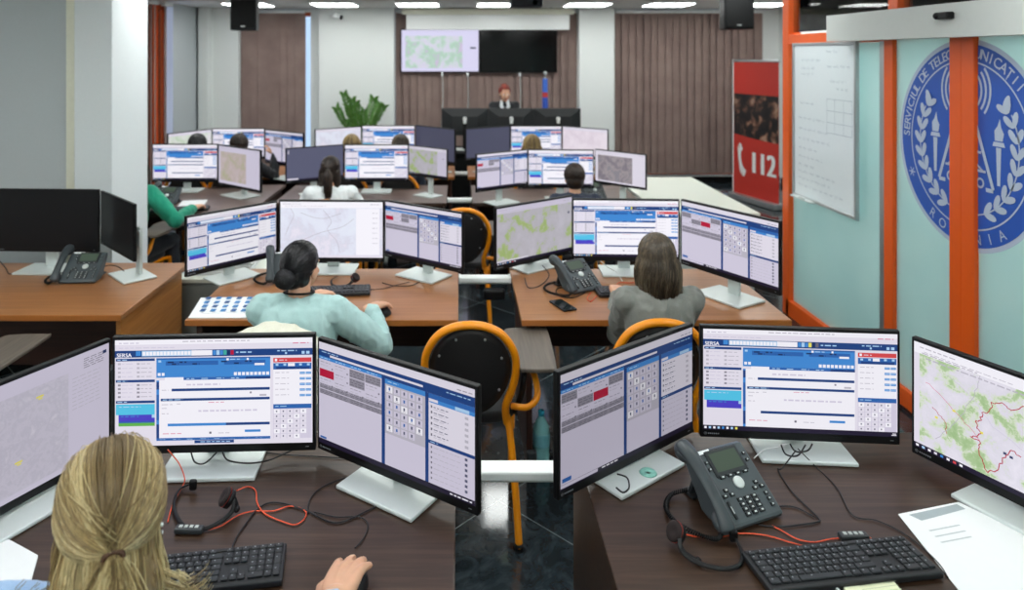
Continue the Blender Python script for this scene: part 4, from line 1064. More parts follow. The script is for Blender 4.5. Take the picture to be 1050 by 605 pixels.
# white bars bridging the gaps between desks
def bar(label, x0, x1, y, z, h=0.028, dp=0.07):
    t = thing('cable_bridge', label, 'cable bridge', ((x0+x1)/2, y, z), 0, 'white bars bridging the desks')
    b = MB(); b.box((0, 0, 0), (x1-x0, dp, h), 0, 0.006); b.box((0, -0.004, -h/2-0.004), (x1-x0, dp*0.5, 0.012), 1, 0.003); b.build('trunking', [M['white_enamel'], M['light_grey']], t)
    b = MB()
    for s in (-1, 1): b.box((s*((x1-x0)/2-0.006), 0, 0.0), (0.012, dp+0.006, h+0.006), 0, 0.003)
    b.build('end_cap', M['white_enamel'], t); return t
bar('white bar bridging the gap between the two dark front desks', -0.006, 0.368, 2.17, 0.732)
t = bar('white bar bridging the gap between the two orange-brown desks', 0.002, 0.296, 4.02, 0.735)
b = MB(); b.box((0.05, -0.05, -0.07), (0.12, 0.05, 0.06), 0, 0.012); b.build('power_brick', M['black_plastic'], t)
bar('white bar bridging the aisle in the third row', -0.098, 0.118, 6.2, 0.735)
bar('white bar bridging the aisle in the far row, before the supervisor desk', -0.038, 0.098, 7.6, 0.735)
# long white counter by the banner
t = thing('counter', 'long white counter running towards the red banner', 'counter', (1.99, 6.44, 0))
b = MB(); b.box((0, 0, 0.735), (0.78, 1.66, 0.03), 0, 0.004); b.build('countertop', M['white_lam'], t)
b = MB(); b.box((0, 0, 0.38), (0.72, 1.58, 0.68), 0, 0.004); b.build('carcass', M['light_grey'], t)
b = MB(); b.box((0, 0, 0.02), (0.68, 1.5, 0.04)); b.build('plinth', M['soft_black'], t)
for i in range(3):
    d_ = MB(); d_.box((-0.369, -0.525+0.525*i, 0.38), (0.018, 0.51, 0.66), 0, 0.004); o = d_.build('door', M['white_lam'], t)
    h_ = MB(); h_.box((-0.385, -0.35+0.525*i, 0.5), (0.014, 0.012, 0.12), 0, 0.004); h_.build('handle', M['alu'], o)
# grey steel cabinet with paper on top
t = thing('steel_cabinet', 'grey steel cabinet standing between the pillar and the mint-jumper woman\'s desk', 'cabinet', (-1.47, 4.62, 0))
cb = plain('grey steel', '#8b928f', 0.45, 0.2, var=0.04)
b = MB(); b.box((0, 0, 0.31), (0.50, 0.55, 0.60), 0, 0.004); b.build('carcass', cb, t)
b = MB(); b.box((0, 0, 0.015), (0.44, 0.48, 0.03)); b.build('plinth', M['soft_black'], t)
b = MB(); b.box((0, -0.282, 0.31), (0.48, 0.016, 0.57), 0, 0.004); o = b.build('door', cb, t)
b = MB(); b.box((-0.06, -0.294, 0.46), (0.06, 0.010, 0.03), 0, 0.004); b.box((-0.06, -0.300, 0.465), (0.03, 0.008, 0.008), 0, 0.002); b.build('handle', M['silver'], o)
b = MB(); b.box((0, 0, 0.622), (0.52, 0.58, 0.024), 0, 0.004); b.build('top_panel', M['white_lam'], t)
t = thing('paper_stack', 'stack of white paper on the grey steel cabinet', 'paper', (-1.50, 4.62, 0.634), 0.05)
b = MB(); rnd = random.Random(4)
for i in range(7): b.box((rnd.uniform(-.006, .006), rnd.uniform(-.006, .006), 0.006+i*0.011), (0.40, 0.42, 0.0105), 0, 0.001, Matrix.Rotation(rnd.uniform(-.03, .03), 3, 'Z'))
b.build('sheets', M['paper'], t)

# ================================================================== chairs with a round back and a writing tablet
CHB = fabric('black chair fabric', '#17181a', '#24262a', 200, 0.85)
CHP = plain('black chair back shell', '#1d1b1c', 0.55, var=0.08, scale=120)
def chair_tube():
    p = [(-0.155, 0.02, 0.44), (-0.150, 0.0, 0.52), (-0.175, -0.015, 0.60), (-0.19, -0.03, 0.68), (-0.182, -0.04, 0.76), (-0.135, -0.05, 0.835), (-0.07, -0.056, 0.872), (0, -0.058, 0.882)]
    p += [(-x, y, z) for x, y, z in p[-2::-1]]
    return spline(p, 7)
def make_chair(label, loc, rotz=0.0, tablet=True, group='orange-framed round-back chairs'):
    t = thing('tablet_chair' if tablet else 'chair', label, 'chair', loc, rotz, group)
    b = MB(); b.tube(chair_tube(), 0.0165, 10, 0, flatten=1.35, up=(0, 1, 0.08)); b.build('back_frame', M['yellow_tube'], t)
    for s in (-1, 1):
        b = MB(); b.tube(spline([(s*0.155, 0.02, 0.47), (s*0.168, 0.0, 0.40), (s*0.185, -0.07, 0.2), (s*0.195, -0.13, 0.012)], 6), 0.0155, 10, 0, flatten=1.3, up=(0, 1, 0.1)); b.cyl((s*0.195, -0.13, 0.0), (s*0.195, -0.13, 0.03), 0.019, 0.018, 12, 1); b.build('rear_leg', [M['yellow_tube'], M['black_plastic']], t)
        b = MB(); b.tube(spline([(s*0.175, 0.03, 0.415), (s*0.195, 0.25, 0.42), (s*0.20, 0.41, 0.405), (s*0.202, 0.44, 0.36), (s*0.205, 0.455, 0.015)], 6), 0.0145, 10, 0); b.cyl((s*0.205, 0.455, 0.0), (s*0.205, 0.455, 0.03), 0.018, 0.017, 12, 1); b.build('front_leg', [M['yellow_tube'], M['black_plastic']], t)
    # back shell: egg shape, gently dished
    n = 28; rows = 6; v = []; f = []
    cz = 0.685
    for side, off in ((0, -0.012), (1, 0.022)):
        base = len(v)
        for j in range(rows+1):
            q = j/rows
            for k in range(n):
                a = 2*PI*k/n; x = 0.172*q*math.sin(a)*(1-0.10*(math.cos(a) < 0)*abs(math.cos(a))); z = cz+0.182*q*math.cos(a)*(1.0 if math.cos(a) > 0 else 1.12)
                y = -0.058*(z-0.44)/0.44+off+0.02*(1-q*q)*(-1 if side == 0 else 0.6)+0.02
                v.append((x, y-0.004, z))
        for j in range(rows):
            for k in range(n):
                a_, b_, c_, d_ = base+j*n+k, base+j*n+(k+1) % n, base+(j+1)*n+(k+1) % n, base+(j+1)*n+k
                f.append((a_, b_, c_, d_) if side else (d_, c_, b_, a_))
    m0, m1 = rows*n, (rows+1)*n+rows*n
    for k in range(n): f.append((m0+k, m0+(k+1) % n, m1+(k+1) % n, m1+k))
    b = MB(); b.add(v, f, 0, True); bmesh.ops.remove_doubles(b.bm, verts=b.bm.verts[:], dist=1e-5); bmesh.ops.recalc_face_normals(b.bm, faces=b.bm.faces[:]); sh = b.build('backrest', CHP, t)
    b = MB()
    for x, z in ((-0.06, 0.82), (0.06, 0.82), (-0.13, 0.75), (0.13, 0.74), (-0.12, 0.6), (0.12, 0.6)): b.ball((x, -0.058*(z-0.44)/0.44-0.006, z), (0.006, 0.004, 0.006), 0, 10)
    b.build('screws', M['alu'], sh)
    b = MB(); b.M = Matrix.Translation((0, 0.24, 0.0))
    poly = [(0.205*math.copysign(abs(math.cos(a))**0.55, math.cos(a)), 0.215*math.copysign(abs(math.sin(a))**0.55, math.sin(a))) for a in [2*PI*k/36 for k in range(36)]]
    b.prism(poly, 0.425, 0.475, 0, 0.018, 3, True); b.build('seat', CHB, t)
    if tablet:
        b = MB(); b.tube(spline([(0.19, 0.05, 0.47), (0.215, 0.02, 0.55), (0.225, 0.0, 0.63), (0.235, 0.08, 0.672), (0.245, 0.2, 0.676)], 6), 0.013, 8, 0); b.build('arm_bracket', M['black_plastic'], t)
        b = MB(); b.tube(spline([(0.245, 0.12, 0.665), (0.275, 0.04, 0.63), (0.28, -0.02, 0.57), (0.24, -0.03, 0.53), (0.175, 0.0, 0.52)], 6), 0.014, 8, 0); b.build('arm_tube', M['yellow_tube'], t)
        b = MB()
        poly = [(0.20, -0.03), (0.235, -0.055), (0.335, -0.055), (0.36, -0.02), (0.372, 0.36), (0.345, 0.40), (0.20, 0.39), (0.165, 0.36), (0.155, 0.27), (0.185, 0.16)]
        poly = [(p.x, p.y) for p in spline([(x, y, 0) for x, y in poly], 5, True)]
        b.prism(poly, 0.682, 0.70, 0, 0.005, 2); b.build('writing_tablet', [M['tablet']], t)
    return t
CH1 = make_chair('empty orange-framed chair with a grey writing tablet, behind the gap between the front desks', (0.05, 3.0, 0))
dup(CH1, (0.035, 5.18, 0), 0, 'empty orange-framed chair standing in the aisle behind the two orange-brown desks')
dup(CH1, (-2.27, 2.92, 0), 0, 'orange-framed chair at the picture edge with its grey writing tablet before the empty desk')
CH2 = make_chair('orange-framed round-back chair of the woman in the grey blazer', (0.85, 3.03, 0), 0, False)
def chair_for(x, y, label, rot=0.0): return dup(CH2, (x, y, 0), rot, label)
# water bottle on the floor
c = Vector(((555-CX)*3.5/F, 3.5, 0))
t = thing('water_bottle', 'teal plastic water bottle with a label standing on the dark floor beside the empty chair', 'bottle', tuple(c))
def pet():
    m, nt, b = new_mat('teal plastic'); b.inputs['Base Color'].default_value = lin('#9fe6ea'); b.inputs['Roughness'].default_value = 0.12
    b.inputs['Transmission Weight'].default_value = 0.25; b.inputs['IOR'].default_value = 1.3; return m
b = MB(); b.lathe([(0.034, 0), (0.040, 0.008), (0.041, 0.04), (0.038, 0.055), (0.041, 0.07), (0.041, 0.15), (0.038, 0.175), (0.024, 0.205), (0.014, 0.222), (0.0135, 0.235)], seg=24); b.build('body', pet(), t)
b = MB(); b.lathe([(0.0155, 0.228), (0.0155, 0.25), (0.013, 0.253), (0.002, 0.254)], seg=18); b.build('cap', plain('cyan cap', '#35b3cf', 0.4), t)
b = MB(); b.lathe([(0.0416, 0.085), (0.0419, 0.09), (0.0419, 0.14), (0.0416, 0.145)], seg=24); b.build('wrapper', plain('pale blue wrapper', '#7fcbd8', 0.5, var=0.2, scale=60), t)
# extra storage under the seats seen in the photo: a small transformer by the bottle
b = MB(); b.box((0, 0, 0), (0.05, 0.03, 0.10), 0, 0.01); o = b.build('power_adapter', M['dark_plastic']); o.location = ((545-CX)*3.42/F, 3.42, 0.05); tag(o, 'small grey power adapter on the floor next to the teal bottle', 'adapter')
# ================================================================== desk phones
PH = M['dark_plastic']
PHB = plain('phone slate', '#4a5256', 0.45, var=0.05)
PHD = plain('phone dark', '#2b3033', 0.4)
LCDG = emit('phone display', '#78907a', 0.32)
BTN = plain('phone key', '#25292c', 0.35); GLY = plain('key print', '#c6ccca', 0.5)
def make_phone(label, loc, rotz, scale=1.0, group='desk phones'):
    t = thing('desk_phone', label, 'phone', loc, rotz, group, scale)
    # body: a wedge, tilted face; local x along the front edge, face plane from (y=-0.10, z=0.025) to (y=0.07, z=0.145)
    y0, z0, y1, z1 = -0.10, 0.020, 0.050, 0.130
    b = MB(); b.M = Matrix(((0, 0, 1, 0), (1, 0, 0, 0), (0, 1, 0, 0), (0, 0, 0, 1)))
    b.prism([(y0, 0.004), (y0-0.004, z0-0.006), (y0, z0), (y1, z1), (y1+0.014, z1-0.004), (y1+0.016, z1-0.02), (-0.005, 0.012), (-0.03, 0.004)], -0.075, 0.12, 0, 0.004)
    b.build('body', PHB, t)
    b = MB(); b.box((0.02, 0.055, 0.05), (0.15, 0.012, 0.085), 0, 0.003, Matrix.Rotation(0.35, 3, 'X')); b.box((0.02, 0.075, 0.004), (0.15, 0.05, 0.008), 0, 0.002); b.build('foot_stand', PHD, t)
    d = Vector((0, y1-y0, z1-z0)); Lf = d.length; d.normalize(); nrm = Vector((0, -d.z, d.y))
    Mf = Matrix(((1, 0, 0, 0), (0, d.y, nrm.y, y0), (0, d.z, nrm.z, z0), (0, 0, 0, 1)))
    # face coordinates: x right, y up the face (0..Lf), z out
    b = MB(); b.M = Mf; b.box((0.035, Lf*0.80, 0.001), (0.115, 0.072, 0.006), 0, 0.004); bz = b.build('display_bezel', PHD, t)
    b = MB(); b.M = Mf; b.rect(-0.012, Lf*0.80-0.024, 0.082, Lf*0.80+0.026, 0.0045); b.build('display', LCDG, bz)
    b = MB(); b.M = Mf; b.rect(-0.06, Lf*0.965, 0.0, Lf*0.965+0.010, 0.0012); b.build('paper_label', M['paper'], t)
    def keys(name, lst, mi=0):
        b = MB(); b.M = Mf
        for x, y, w, h in lst: b.box((x, y, 0.002), (w, h, 0.006), 0, 0.0015); 
        for x, y, w, h in lst: b.rect(x-w*0.2, y-h*0.2, x+w*0.2, y+h*0.2, 0.0052, 1)
        return b.build(name, [BTN, GLY], t)
    keys('soft_keys', [(x, Lf*0.60, 0.018, 0.008) for x in (-0.005, 0.022, 0.049, 0.076)])
    b = MB(); b.M = Mf; b.lathe([(0.016, 0), (0.016, 0.004), (0.012, 0.006), (0.001, 0.0065)], (0.036, Lf*0.485, 0)); b.build('navigation_pad', M['silver'], t)
    keys('feature_keys', [(x, Lf*y, 0.015, 0.010) for x, y in ((-0.018, 0.43), (-0.030, 0.36), (-0.006, 0.36), (0.088, 0.43), (0.076, 0.36), (0.100, 0.36))]+[(-0.030, Lf*(0.74+0.10*k), 0.010, 0.009) for k in range(2)]+[(0.104, Lf*(0.74+0.10*k), 0.010, 0.009) for k in range(2)])
    keys('number_keys', [(0.01+0.024*a, Lf*(0.27-0.065*c), 0.018, 0.0105) for a in range(3) for c in range(4)])
    keys('volume_bar', [(-0.032, Lf*0.17, 0.008, 0.045)]); keys('side_keys', [(0.1, Lf*(0.26-0.08*k), 0.012, 0.010) for k in range(3)])
    # handset lying along the left of the face
    b = MB(); b.M = Mf
    hx = -0.088
    b.tube(spline([(hx, -0.012, 0.018), (hx, 0.02, 0.030), (hx, 0.07, 0.037), (hx, 0.13, 0.038), (hx, 0.18, 0.032), (hx, 0.215, 0.020)], 5),
           [0.022, 0.024, 0.024, 0.023, 0.022, 0.021, 0.02, 0.0195, 0.019, 0.019, 0.019, 0.019, 0.019, 0.0195, 0.020, 0.0205, 0.021, 0.022, 0.023, 0.024, 0.0245, 0.0245, 0.024, 0.0235, 0.023, 0.0215], 14, 0, flatten=0.62)
    b.ball((hx, 0.012, 0.010), (0.026, 0.030, 0.017), 0, 18); b.ball((hx, 0.195, 0.010), (0.026, 0.030, 0.017), 0, 18)
    b.build('handset', PH, t)
    # coiled cord from the bottom of the handset round the back of the phone
    path = spline([(hx-0.005, -0.10, 0.025), (hx-0.03, -0.115, 0.012), (hx-0.065, -0.08, 0.011), (hx-0.085, -0.02, 0.011), (hx-0.07, 0.04, 0.011), (hx-0.02, 0.08, 0.012), (hx+0.03, 0.07, 0.02)], 10)
    coil = []; m = len(path)
    for i in range(m-1):
        for k in range(4):
            q = path[i].lerp(path[i+1], k/4); tg = (path[i+1]-path[i]).normalized(); u = Vector((0, 0, 1)); w = tg.cross(u)
            a = (i*4+k)*PI/2.0; coil.append(q+u*(math.sin(a)*0.0055)+w*(math.cos(a)*0.0055))
    b = MB(); b.tube(coil, 0.0024, 5); b.build('coiled_cord', M['black_plastic'], t)
    return t
def phone_at(label, pL, pR, scale=1.0):
    """pL, pR: front bottom edge of the body in the photo"""
    a, c = D(*pL), D(*pR); ang = math.atan2(c.y-a.y, c.x-a.x); w = (c-a).length
    k = scale or w/0.195
    ux = Vector((math.cos(ang), math.sin(ang), 0)); uy = Vector((-ux.y, ux.x, 0))
    o = (a+c)/2-ux*0.0225*k+uy*0.10*k
    return make_phone(label, tuple(o), ang, k)
phone_at('large grey desk phone with a green display on the dark front desk, right side', (745, 549), (802, 530), None)
phone_at('grey desk phone beside the keyboard of the woman in the grey blazer', (588, 303), (617.5, 296.5), 1.0)
phone_at('grey desk phone on the empty orange-brown desk, before the switched-off monitor', (62, 291.5), (95, 291), 1.0)
o = D(292, 292); make_phone('grey desk phone seen beside the black bun of the woman in mint', (o.x-0.02, o.y+0.12, 0.75), 0.25)
o = D(164, 211); make_phone('grey desk phone on the desk of the woman in the green jumper', (o.x, o.y+0.1, 0.75), -0.2)
o = D(606, 204); make_phone('grey desk phone next to the dark-haired worker in the third row', (o.x, o.y+0.05, 0.75), 0.15)

# ================================================================== keyboards and mice
KEYC = plain('keyboard key', '#24272b', 0.45, var=0.05); KEYP = plain('keyboard print', '#8b9094', 0.6); KBB = plain('keyboard body', '#191b1e', 0.45)
def make_keyboard_meshes():
    b = MB(); b.box((0, 0, 0.010), (0.442, 0.132, 0.016), 0, 0.004); b.box((0, 0.058, 0.012), (0.43, 0.012, 0.018), 0, 0.003); body = b.mesh('keyboard body', KBB)
    b = MB(); u = 0.0190; x0 = -0.2115
    def key(x, y, w=1, h=1):
        cx, cy = x0+(x+w/2)*u, 0.040-(y+h/2)*u+0.0035
        b.box((cx, cy, 0.0205), (w*u-0.0028, h*u-0.0028, 0.006), 0, 0.0016, seg=1)
        b.rect(cx-0.004-(w-1)*0.004, cy+0.001, cx-0.0005-(w-1)*0.004, cy+0.0045, 0.02365, 1)
    for k in range(13): key(k*1.04+(0.35 if k else 0)*1.0+(0.12*((k-1)//4) if k else 0), -0.72, 0.98, 0.66)
    for k in range(13): key(k, 0)
    key(13, 0, 2)
    key(0, 1, 1.5)
    for k in range(12): key(1.5+k, 1)
    key(13.5, 1, 1.5, 1)
    key(0, 2, 1.75)
    for k in range(12): key(1.75+k, 2)
    key(13.75, 2, 1.25)
    key(0, 3, 1.25)
    for k in range(11): key(1.25+k, 3)
    key(12.25, 3, 2.75)
    for x, w in ((0, 1.5), (1.5, 1.25), (2.75, 1.25), (4.0, 5.75), (9.75, 1.25), (11.0, 1.25), (12.25, 1.25), (13.5, 1.5)): key(x, 4, w)
    for k in range(3): key(15.2+k, -0.72, 0.98, 0.66); key(15.2+k, 0); key(15.2+k, 1); key(15.2+k, 4)
    key(16.2, 3)
    for r in range(5):
        for k in range(4):
            if k == 3 and r in (2, 4): continue
            if r == 4 and k == 1: continue
            if k == 3 and r in (1, 3): key(18.4+k, r, 1, 2)
            elif r == 4 and k == 0: key(18.4, r, 2)
            else: key(18.4+k, r)
    for k in range(4): key(18.4+k, -0.72, 0.98, 0.66)
    return body, b.mesh('keyboard keys', [KEYC, KEYP])
KB = make_keyboard_meshes()
def keyboard(label, p0, p1, right_anchor=False):
    """p0-p1: back edge of the keyboard in the photo"""
    a, c = D(*p0), D(*p1); ang = math.atan2(c.y-a.y, c.x-a.x)
    ux = Vector((math.cos(ang), math.sin(ang), 0)); uy = Vector((-ux.y, ux.x, 0))
    m = (c-ux*0.221 if right_anchor else (a+c)/2)-uy*0.066
    t = thing('keyboard', label, 'keyboard', (m.x, m.y, 0.75), ang, 'black keyboards')
    put('body', KB[0], t); put('keys', KB[1], t); return t
keyboard('black keyboard in front of the large desk phone on the front desk', (764, 572), (922, 556.5))
keyboard('black keyboard beside the hand of the blonde woman', (190, 574), (294, 563), True)
keyboard('black keyboard under the hands of the woman in the mint jumper', (320, 297), (380, 295), True)
keyboard('black keyboard next to the grey phone, before the woman in the grey blazer', (611, 297), (690, 296))
keyboard('black keyboard on the desk of the woman in the green jumper', (160, 215), (212, 213))
keyboard('black keyboard in front of the woman with the brown ponytail', (355, 208), (410, 208))
def mouse(label, x, y, rot):
    t = thing('computer_mouse', label, 'mouse', (x, y, 0.75), rot, 'black computer mice')
    b = MB(); v = []; n = 9
    b.ball((0, 0, 0.004), (0.030, 0.055, 0.030), 0, 24)
    for vv in b.bm.verts:
        if vv.co.z < 0.001: vv.co.z = 0.001
    b.build('shell', M['black_plastic'], t)
    b = MB(); b.cyl((-0.004, 0.03, 0.026), (0.004, 0.03, 0.026), 0.008, seg=14); b.build('scroll_wheel', PHD, t)
    return t

# ================================================================== headsets
EARP = plain('headset cushion', '#221616', 0.85); RIM = plain('headset rim red', '#9c3b33', 0.45)
def headset(label, ear, ear_dir, band, boom, cat='headset', ear2=None):
    t = thing('headset', label, cat, tuple(ear), 0, 'call-taker headsets')
    o = Vector(ear)
    q = Vector(ear_dir).normalized(); R = Vector((0, 0, 1)).rotation_difference(q).to_matrix()
    b = MB(); b.M = R.to_4x4(); b.lathe([(0.016, -0.012), (0.023, -0.009), (0.025, 0.0), (0.021, 0.006)], seg=24); c = b.build('earcup', M['black_plastic'], t)
    b = MB(); b.M = R.to_4x4(); b.lathe([(0.015, 0.006), (0.024, 0.007), (0.025, 0.012), (0.020, 0.017), (0.010, 0.015), (0.002, 0.013)], seg=24); b.build('ear_cushion', EARP, c)
    b = MB(); b.M = R.to_4x4(); b.ring(0.0212, 0.0255, 0, 2*PI, 0.0066, 0, 24); b.ring(0.0255, 0.0212, 0, 2*PI, 0.0055, 0, 24); b.build('rim', RIM, c)
    b = MB(); b.tube([p-o for p in spline(band, 8)], 0.0058, 8, 0, flatten=0.45); b.build('headband', M['black_plastic'], t)
    if ear2 is not None:
        b = MB(); b.box(Vector(ear2)-o, (0.022, 0.014, 0.030), 0, 0.006); b.build('temple_pad', M['black_plastic'], t)
    b = MB(); b.tube([p-o for p in spline(boom, 8)], 0.0035, 6); e = Vector(boom[-1])-o; b.ball(e, (0.008, 0.012, 0.008), 0, 12); b.build('microphone_boom', M['black_plastic'], t)
    return t
def d3(px, py, z): return D(px, py, z)
headset('headset with a red-rimmed ear cushion lying before the large desk phone', d3(694, 546, 0.782), (-0.8, -0.3, 0.55),
        [d3(697, 545, 0.79), d3(698, 562, 0.775), d3(708, 573, 0.762), d3(728, 581, 0.758), d3(748, 583, 0.758), d3(760, 577, 0.758), d3(760, 563, 0.76), d3(752, 549, 0.765)],
        [d3(694, 552, 0.77), d3(702, 565, 0.765), d3(716, 575, 0.757)], ear2=d3(752, 549, 0.768))
headset('headset lying on the front desk beside the blonde woman', d3(234, 511, 0.79), (-0.75, -0.25, 0.6),
        [d3(240, 512, 0.795), d3(238, 524, 0.775), d3(224, 536, 0.762), d3(205, 543, 0.758), d3(187, 538, 0.758), d3(178, 520, 0.758), d3(184, 502, 0.76), d3(197, 496, 0.765)],
        [d3(240, 508, 0.79), d3(243, 516, 0.775), d3(243, 522, 0.765)], ear2=d3(198, 497, 0.77))
headset('headset lying behind the keyboard of the woman in the mint jumper', d3(364, 285, 0.79), (0.6, -0.4, 0.7),
        [d3(363, 284, 0.80), d3(358, 291, 0.775), d3(350, 293.5, 0.762), d3(341, 292, 0.76), d3(340, 287, 0.762), d3(346, 283, 0.765)],
        [d3(364, 288, 0.78), d3(358, 292, 0.765)])
# cable controllers of the headsets
def controller(label, p, ang):
    o = D(*p); t = thing('headset_controller', label, 'controller', tuple(o), ang, 'headset cable controllers')
    b = MB(); b.box((0, 0, 0.008), (0.075, 0.024, 0.015), 0, 0.005); b.build('shell', PHD, t)
    b = MB()
    for k in range(4): b.box((-0.022+k*0.014, 0, 0.0162), (0.009, 0.010, 0.002), 0, 0.0006)
    b.build('buttons', M['light_grey'], t)
controller('small grey cable controller behind the keyboard on the right front desk', (875, 553), 0.02)
controller('small black cable controller next to the blonde woman\'s hair', (194, 546), -0.03)

# ================================================================== cables
def cable(name, label, pts, r, mat, cat='cable', group=None):
    b = MB(); b.tube(spline(pts, 8), r*0.8, 7); return tag(b.build(name, mat), label, cat, group)
z = 0.7525
def dz(*pp): return [D(p[0], p[1], (p[2] if len(p) > 2 else z)) for p in pp]
OC, BC, WC = M['orange_cable'], M['black_cable'], M['white_cable']
g_o, g_b = 'orange headset cables', 'black desk cables'
cable('headset_cable', 'orange cable from the headset to the grey controller on the right front desk', dz((697, 546, .775), (712, 550), (735, 551), (760, 547), (785, 549), (810, 556), (835, 562), (862, 562), (880, 561), (894, 557), (893, 552), (886, 551)), 0.0022, OC, group=g_o)
cable('headset_cable', 'orange cable from the desk phone to the grey controller', dz((792, 539), (803, 545), (818, 553), (835, 556), (850, 553), (860, 552)), 0.0022, OC, group=g_o)
cable('headset_cable', 'orange cable looping from the blonde woman\'s headset across the dark desk', dz((243, 503, .785), (254, 499), (262, 503), (264, 516), (272, 527), (290, 535), (303, 538), (312, 532), (313, 524), (298, 519), (280, 524), (262, 524), (245, 528), (225, 540), (207, 544)), 0.0022, OC, group=g_o)
cable('headset_cable', 'orange cable running up to the monitor in front of the blonde woman', dz((172, 535), (178, 515), (188, 497, .757), (189, 489, .770), (184, 476, .778), (178, 468, .795), (172, 461, .82)), 0.0022, OC, group=g_o)
cable('cable', 'black cable running from the keyboard of the blonde woman to the desk edge', dz((236, 568), (242, 552), (252, 537), (262, 524), (274, 516), (290, 516), (315, 524), (345, 536), (380, 522), (410, 508)), 0.0026, BC, group=g_b)
cable('cable', 'black cable from the angled list-page monitor to the middle of the dark desk', dz((315, 527), (318, 512), (328, 501), (345, 493), (362, 489), (385, 490)), 0.0024, BC, group=g_b)
cable('mouse_cable', 'thin black cable of the mouse under the blonde woman\'s hand', dz((364, 562), (374, 550), (377, 537), (368, 530), (345, 530), (322, 525)), 0.0020, BC, group=g_b)
cable('cable', 'black cable drooping below the monitor in front of the blonde woman', dz((196, 464, .80), (200, 474, .775), (210, 475, .772), (222, 464, .80)), 0.003, BC, group=g_b)
cable('cable', 'black cable sweeping from the blonde woman\'s monitor base towards the angled monitor', dz((228, 463, .80), (234, 472, .775), (255, 475, .768), (275, 472, .765), (292, 465, .77), (305, 459, .78)), 0.003, BC, group=g_b)
cable('cable', 'thin black cable on the dark desk behind the two left monitors', dz((258, 462), (290, 466), (325, 468), (360, 470)), 0.0022, BC, group=g_b)
cable('cable', 'black cable from the right form-page monitor running down past the controller', dz((816, 462, .79), (802, 480, .765), (798, 482), (812, 504), (838, 530), (838, 535), (820, 538), (800, 540), (779, 538), (779, 530), (795, 520), (815, 520), (835, 530)), 0.0024, BC, group=g_b)
cable('cable', 'long thin black cable crossing the dark desk to the white sheet', dz((818, 460, .79), (836, 478), (858, 500), (874, 528), (900, 534), (930, 549), (960, 575), (972, 592)), 0.0020, BC, group=g_b)
cable('cable', 'looped black cable hanging behind the right form-page monitor', dz((801, 456, .81), (806, 466, .785), (818, 467, .783), (826, 456, .81)), 0.003, BC, group=g_b)
cable('cable', 'second looped black cable behind the right form-page monitor', dz((810, 455, .81), (816, 463, .79), (828, 462, .79), (833, 455, .81)), 0.003, BC, group=g_b)
cable('cable', 'white cable between the large desk phone and the monitor base', dz((773, 470), (784, 461, .775), (796, 459, .79), (806, 455, .81)), 0.0024, WC)
cable('cable', 'black cable loop on the silver base of the dim list-page monitor', dz((633, 486, .80), (643, 490, .782), (645, 500, .775), (639, 505, .77), (632, 500, .77)), 0.003, BC, group=g_b)
cable('cable', 'black cable on the desk of the woman in mint, at the angled list-page monitor', dz((432, 288), (420, 293), (404, 293), (392, 290, .78)), 0.003, BC, group=g_b)
cable('cable', 'black cable looping behind the green-wood map monitor', dz((556, 272, .80), (563, 282, .775), (555, 292), (542, 295, .768), (538, 285, .77)), 0.0034, BC, group=g_b)
cable('cable', 'black cable ring beside the phone of the woman in the grey blazer', dz((600, 300), (588, 305), (576, 304), (570, 299), (574, 295), (584, 296)), 0.0034, BC, group=g_b)
cable('cable', 'white cable below the form-page monitor of the woman in the grey blazer', dz((614, 266, .82), (622, 273, .79), (632, 279, .765), (638, 288)), 0.0036, WC)
cable('headset_cable', 'orange cable beside the keyboard of the woman in the grey blazer', dz((606, 300), (602, 306), (606, 309), (612, 303)), 0.0026, OC, group=g_o)
cable('headset_cable', 'orange cable below the form-page monitor of the woman in the grey blazer', dz((632, 296), (634, 290), (645, 290), (655, 289)), 0.0024, OC, group=g_o)
cable('cable', 'thin cable from the mint-jumper woman\'s keyboard to the silver monitor base', dz((378, 297), (392, 296), (408, 292), (420, 289)), 0.0024, BC, group=g_b)
cable('cable', 'black cable on the empty desk beside the switched-off monitor', dz((0, 268, .8), (6, 275, .77), (10, 281), (22, 279), (34, 279)), 0.0036, BC, group=g_b)
cable('cable', 'black cable between the grey phone and the sideways monitor on the empty desk', dz((100, 276, .77), (112, 272, .78), (122, 274, .77), (130, 281)), 0.0036, BC, group=g_b)

# ================================================================== papers and small things
def sheet(name, label, pts, th=0.0015, mat='paper', extra=None, cat='paper', z=0.75):
    q = [D(px, py, z) for px, py in pts]; c = sum(q, Vector())/len(q)
    t = thing(name, label, cat, tuple(c)); b = MB()
    poly = [(p.x-c.x, p.y-c.y) for p in q]
    area = sum(poly[i][0]*poly[(i+1) % len(poly)][1]-poly[(i+1) % len(poly)][0]*poly[i][1] for i in range(len(poly)))
    if area < 0: poly = poly[::-1]
    b.prism(poly, 0.0005, 0.0005+th); b.build('sheet', M[mat] if isinstance(mat, str) else mat, t)
    if extra: extra(t, c)
    return t
def k_print(t, c):
    b = MB()
    def q(pts, mi): 
        p = [D(px, py)-c for px, py in pts]; b.add([(v.x, v.y, 0.0031) for v in p], [(0, 1, 2, 3)], mi)
    q([(932, 529), (945, 535), (990, 523), (981, 518)], 0)
    for k in range(3): q([(952+k*6, 545+k*6), (954+k*6, 546+k*6), (985+k*6, 540+k*6), (983+k*6, 539+k*6)], 1)
    bmesh.ops.recalc_face_normals(b.bm, faces=b.bm.faces[:]); b.build('print', [plain('grey print block', '#a6b1b5', 0.7), plain('grey text', '#c3c9cc', 0.7)], t)
sheet('paper_sheet', 'long white sheet with a grey printed block below the green map monitor', [(921, 528), (983, 515.5), (1075, 560), (1075, 640), (1010, 640)], 0.002, extra=k_print)
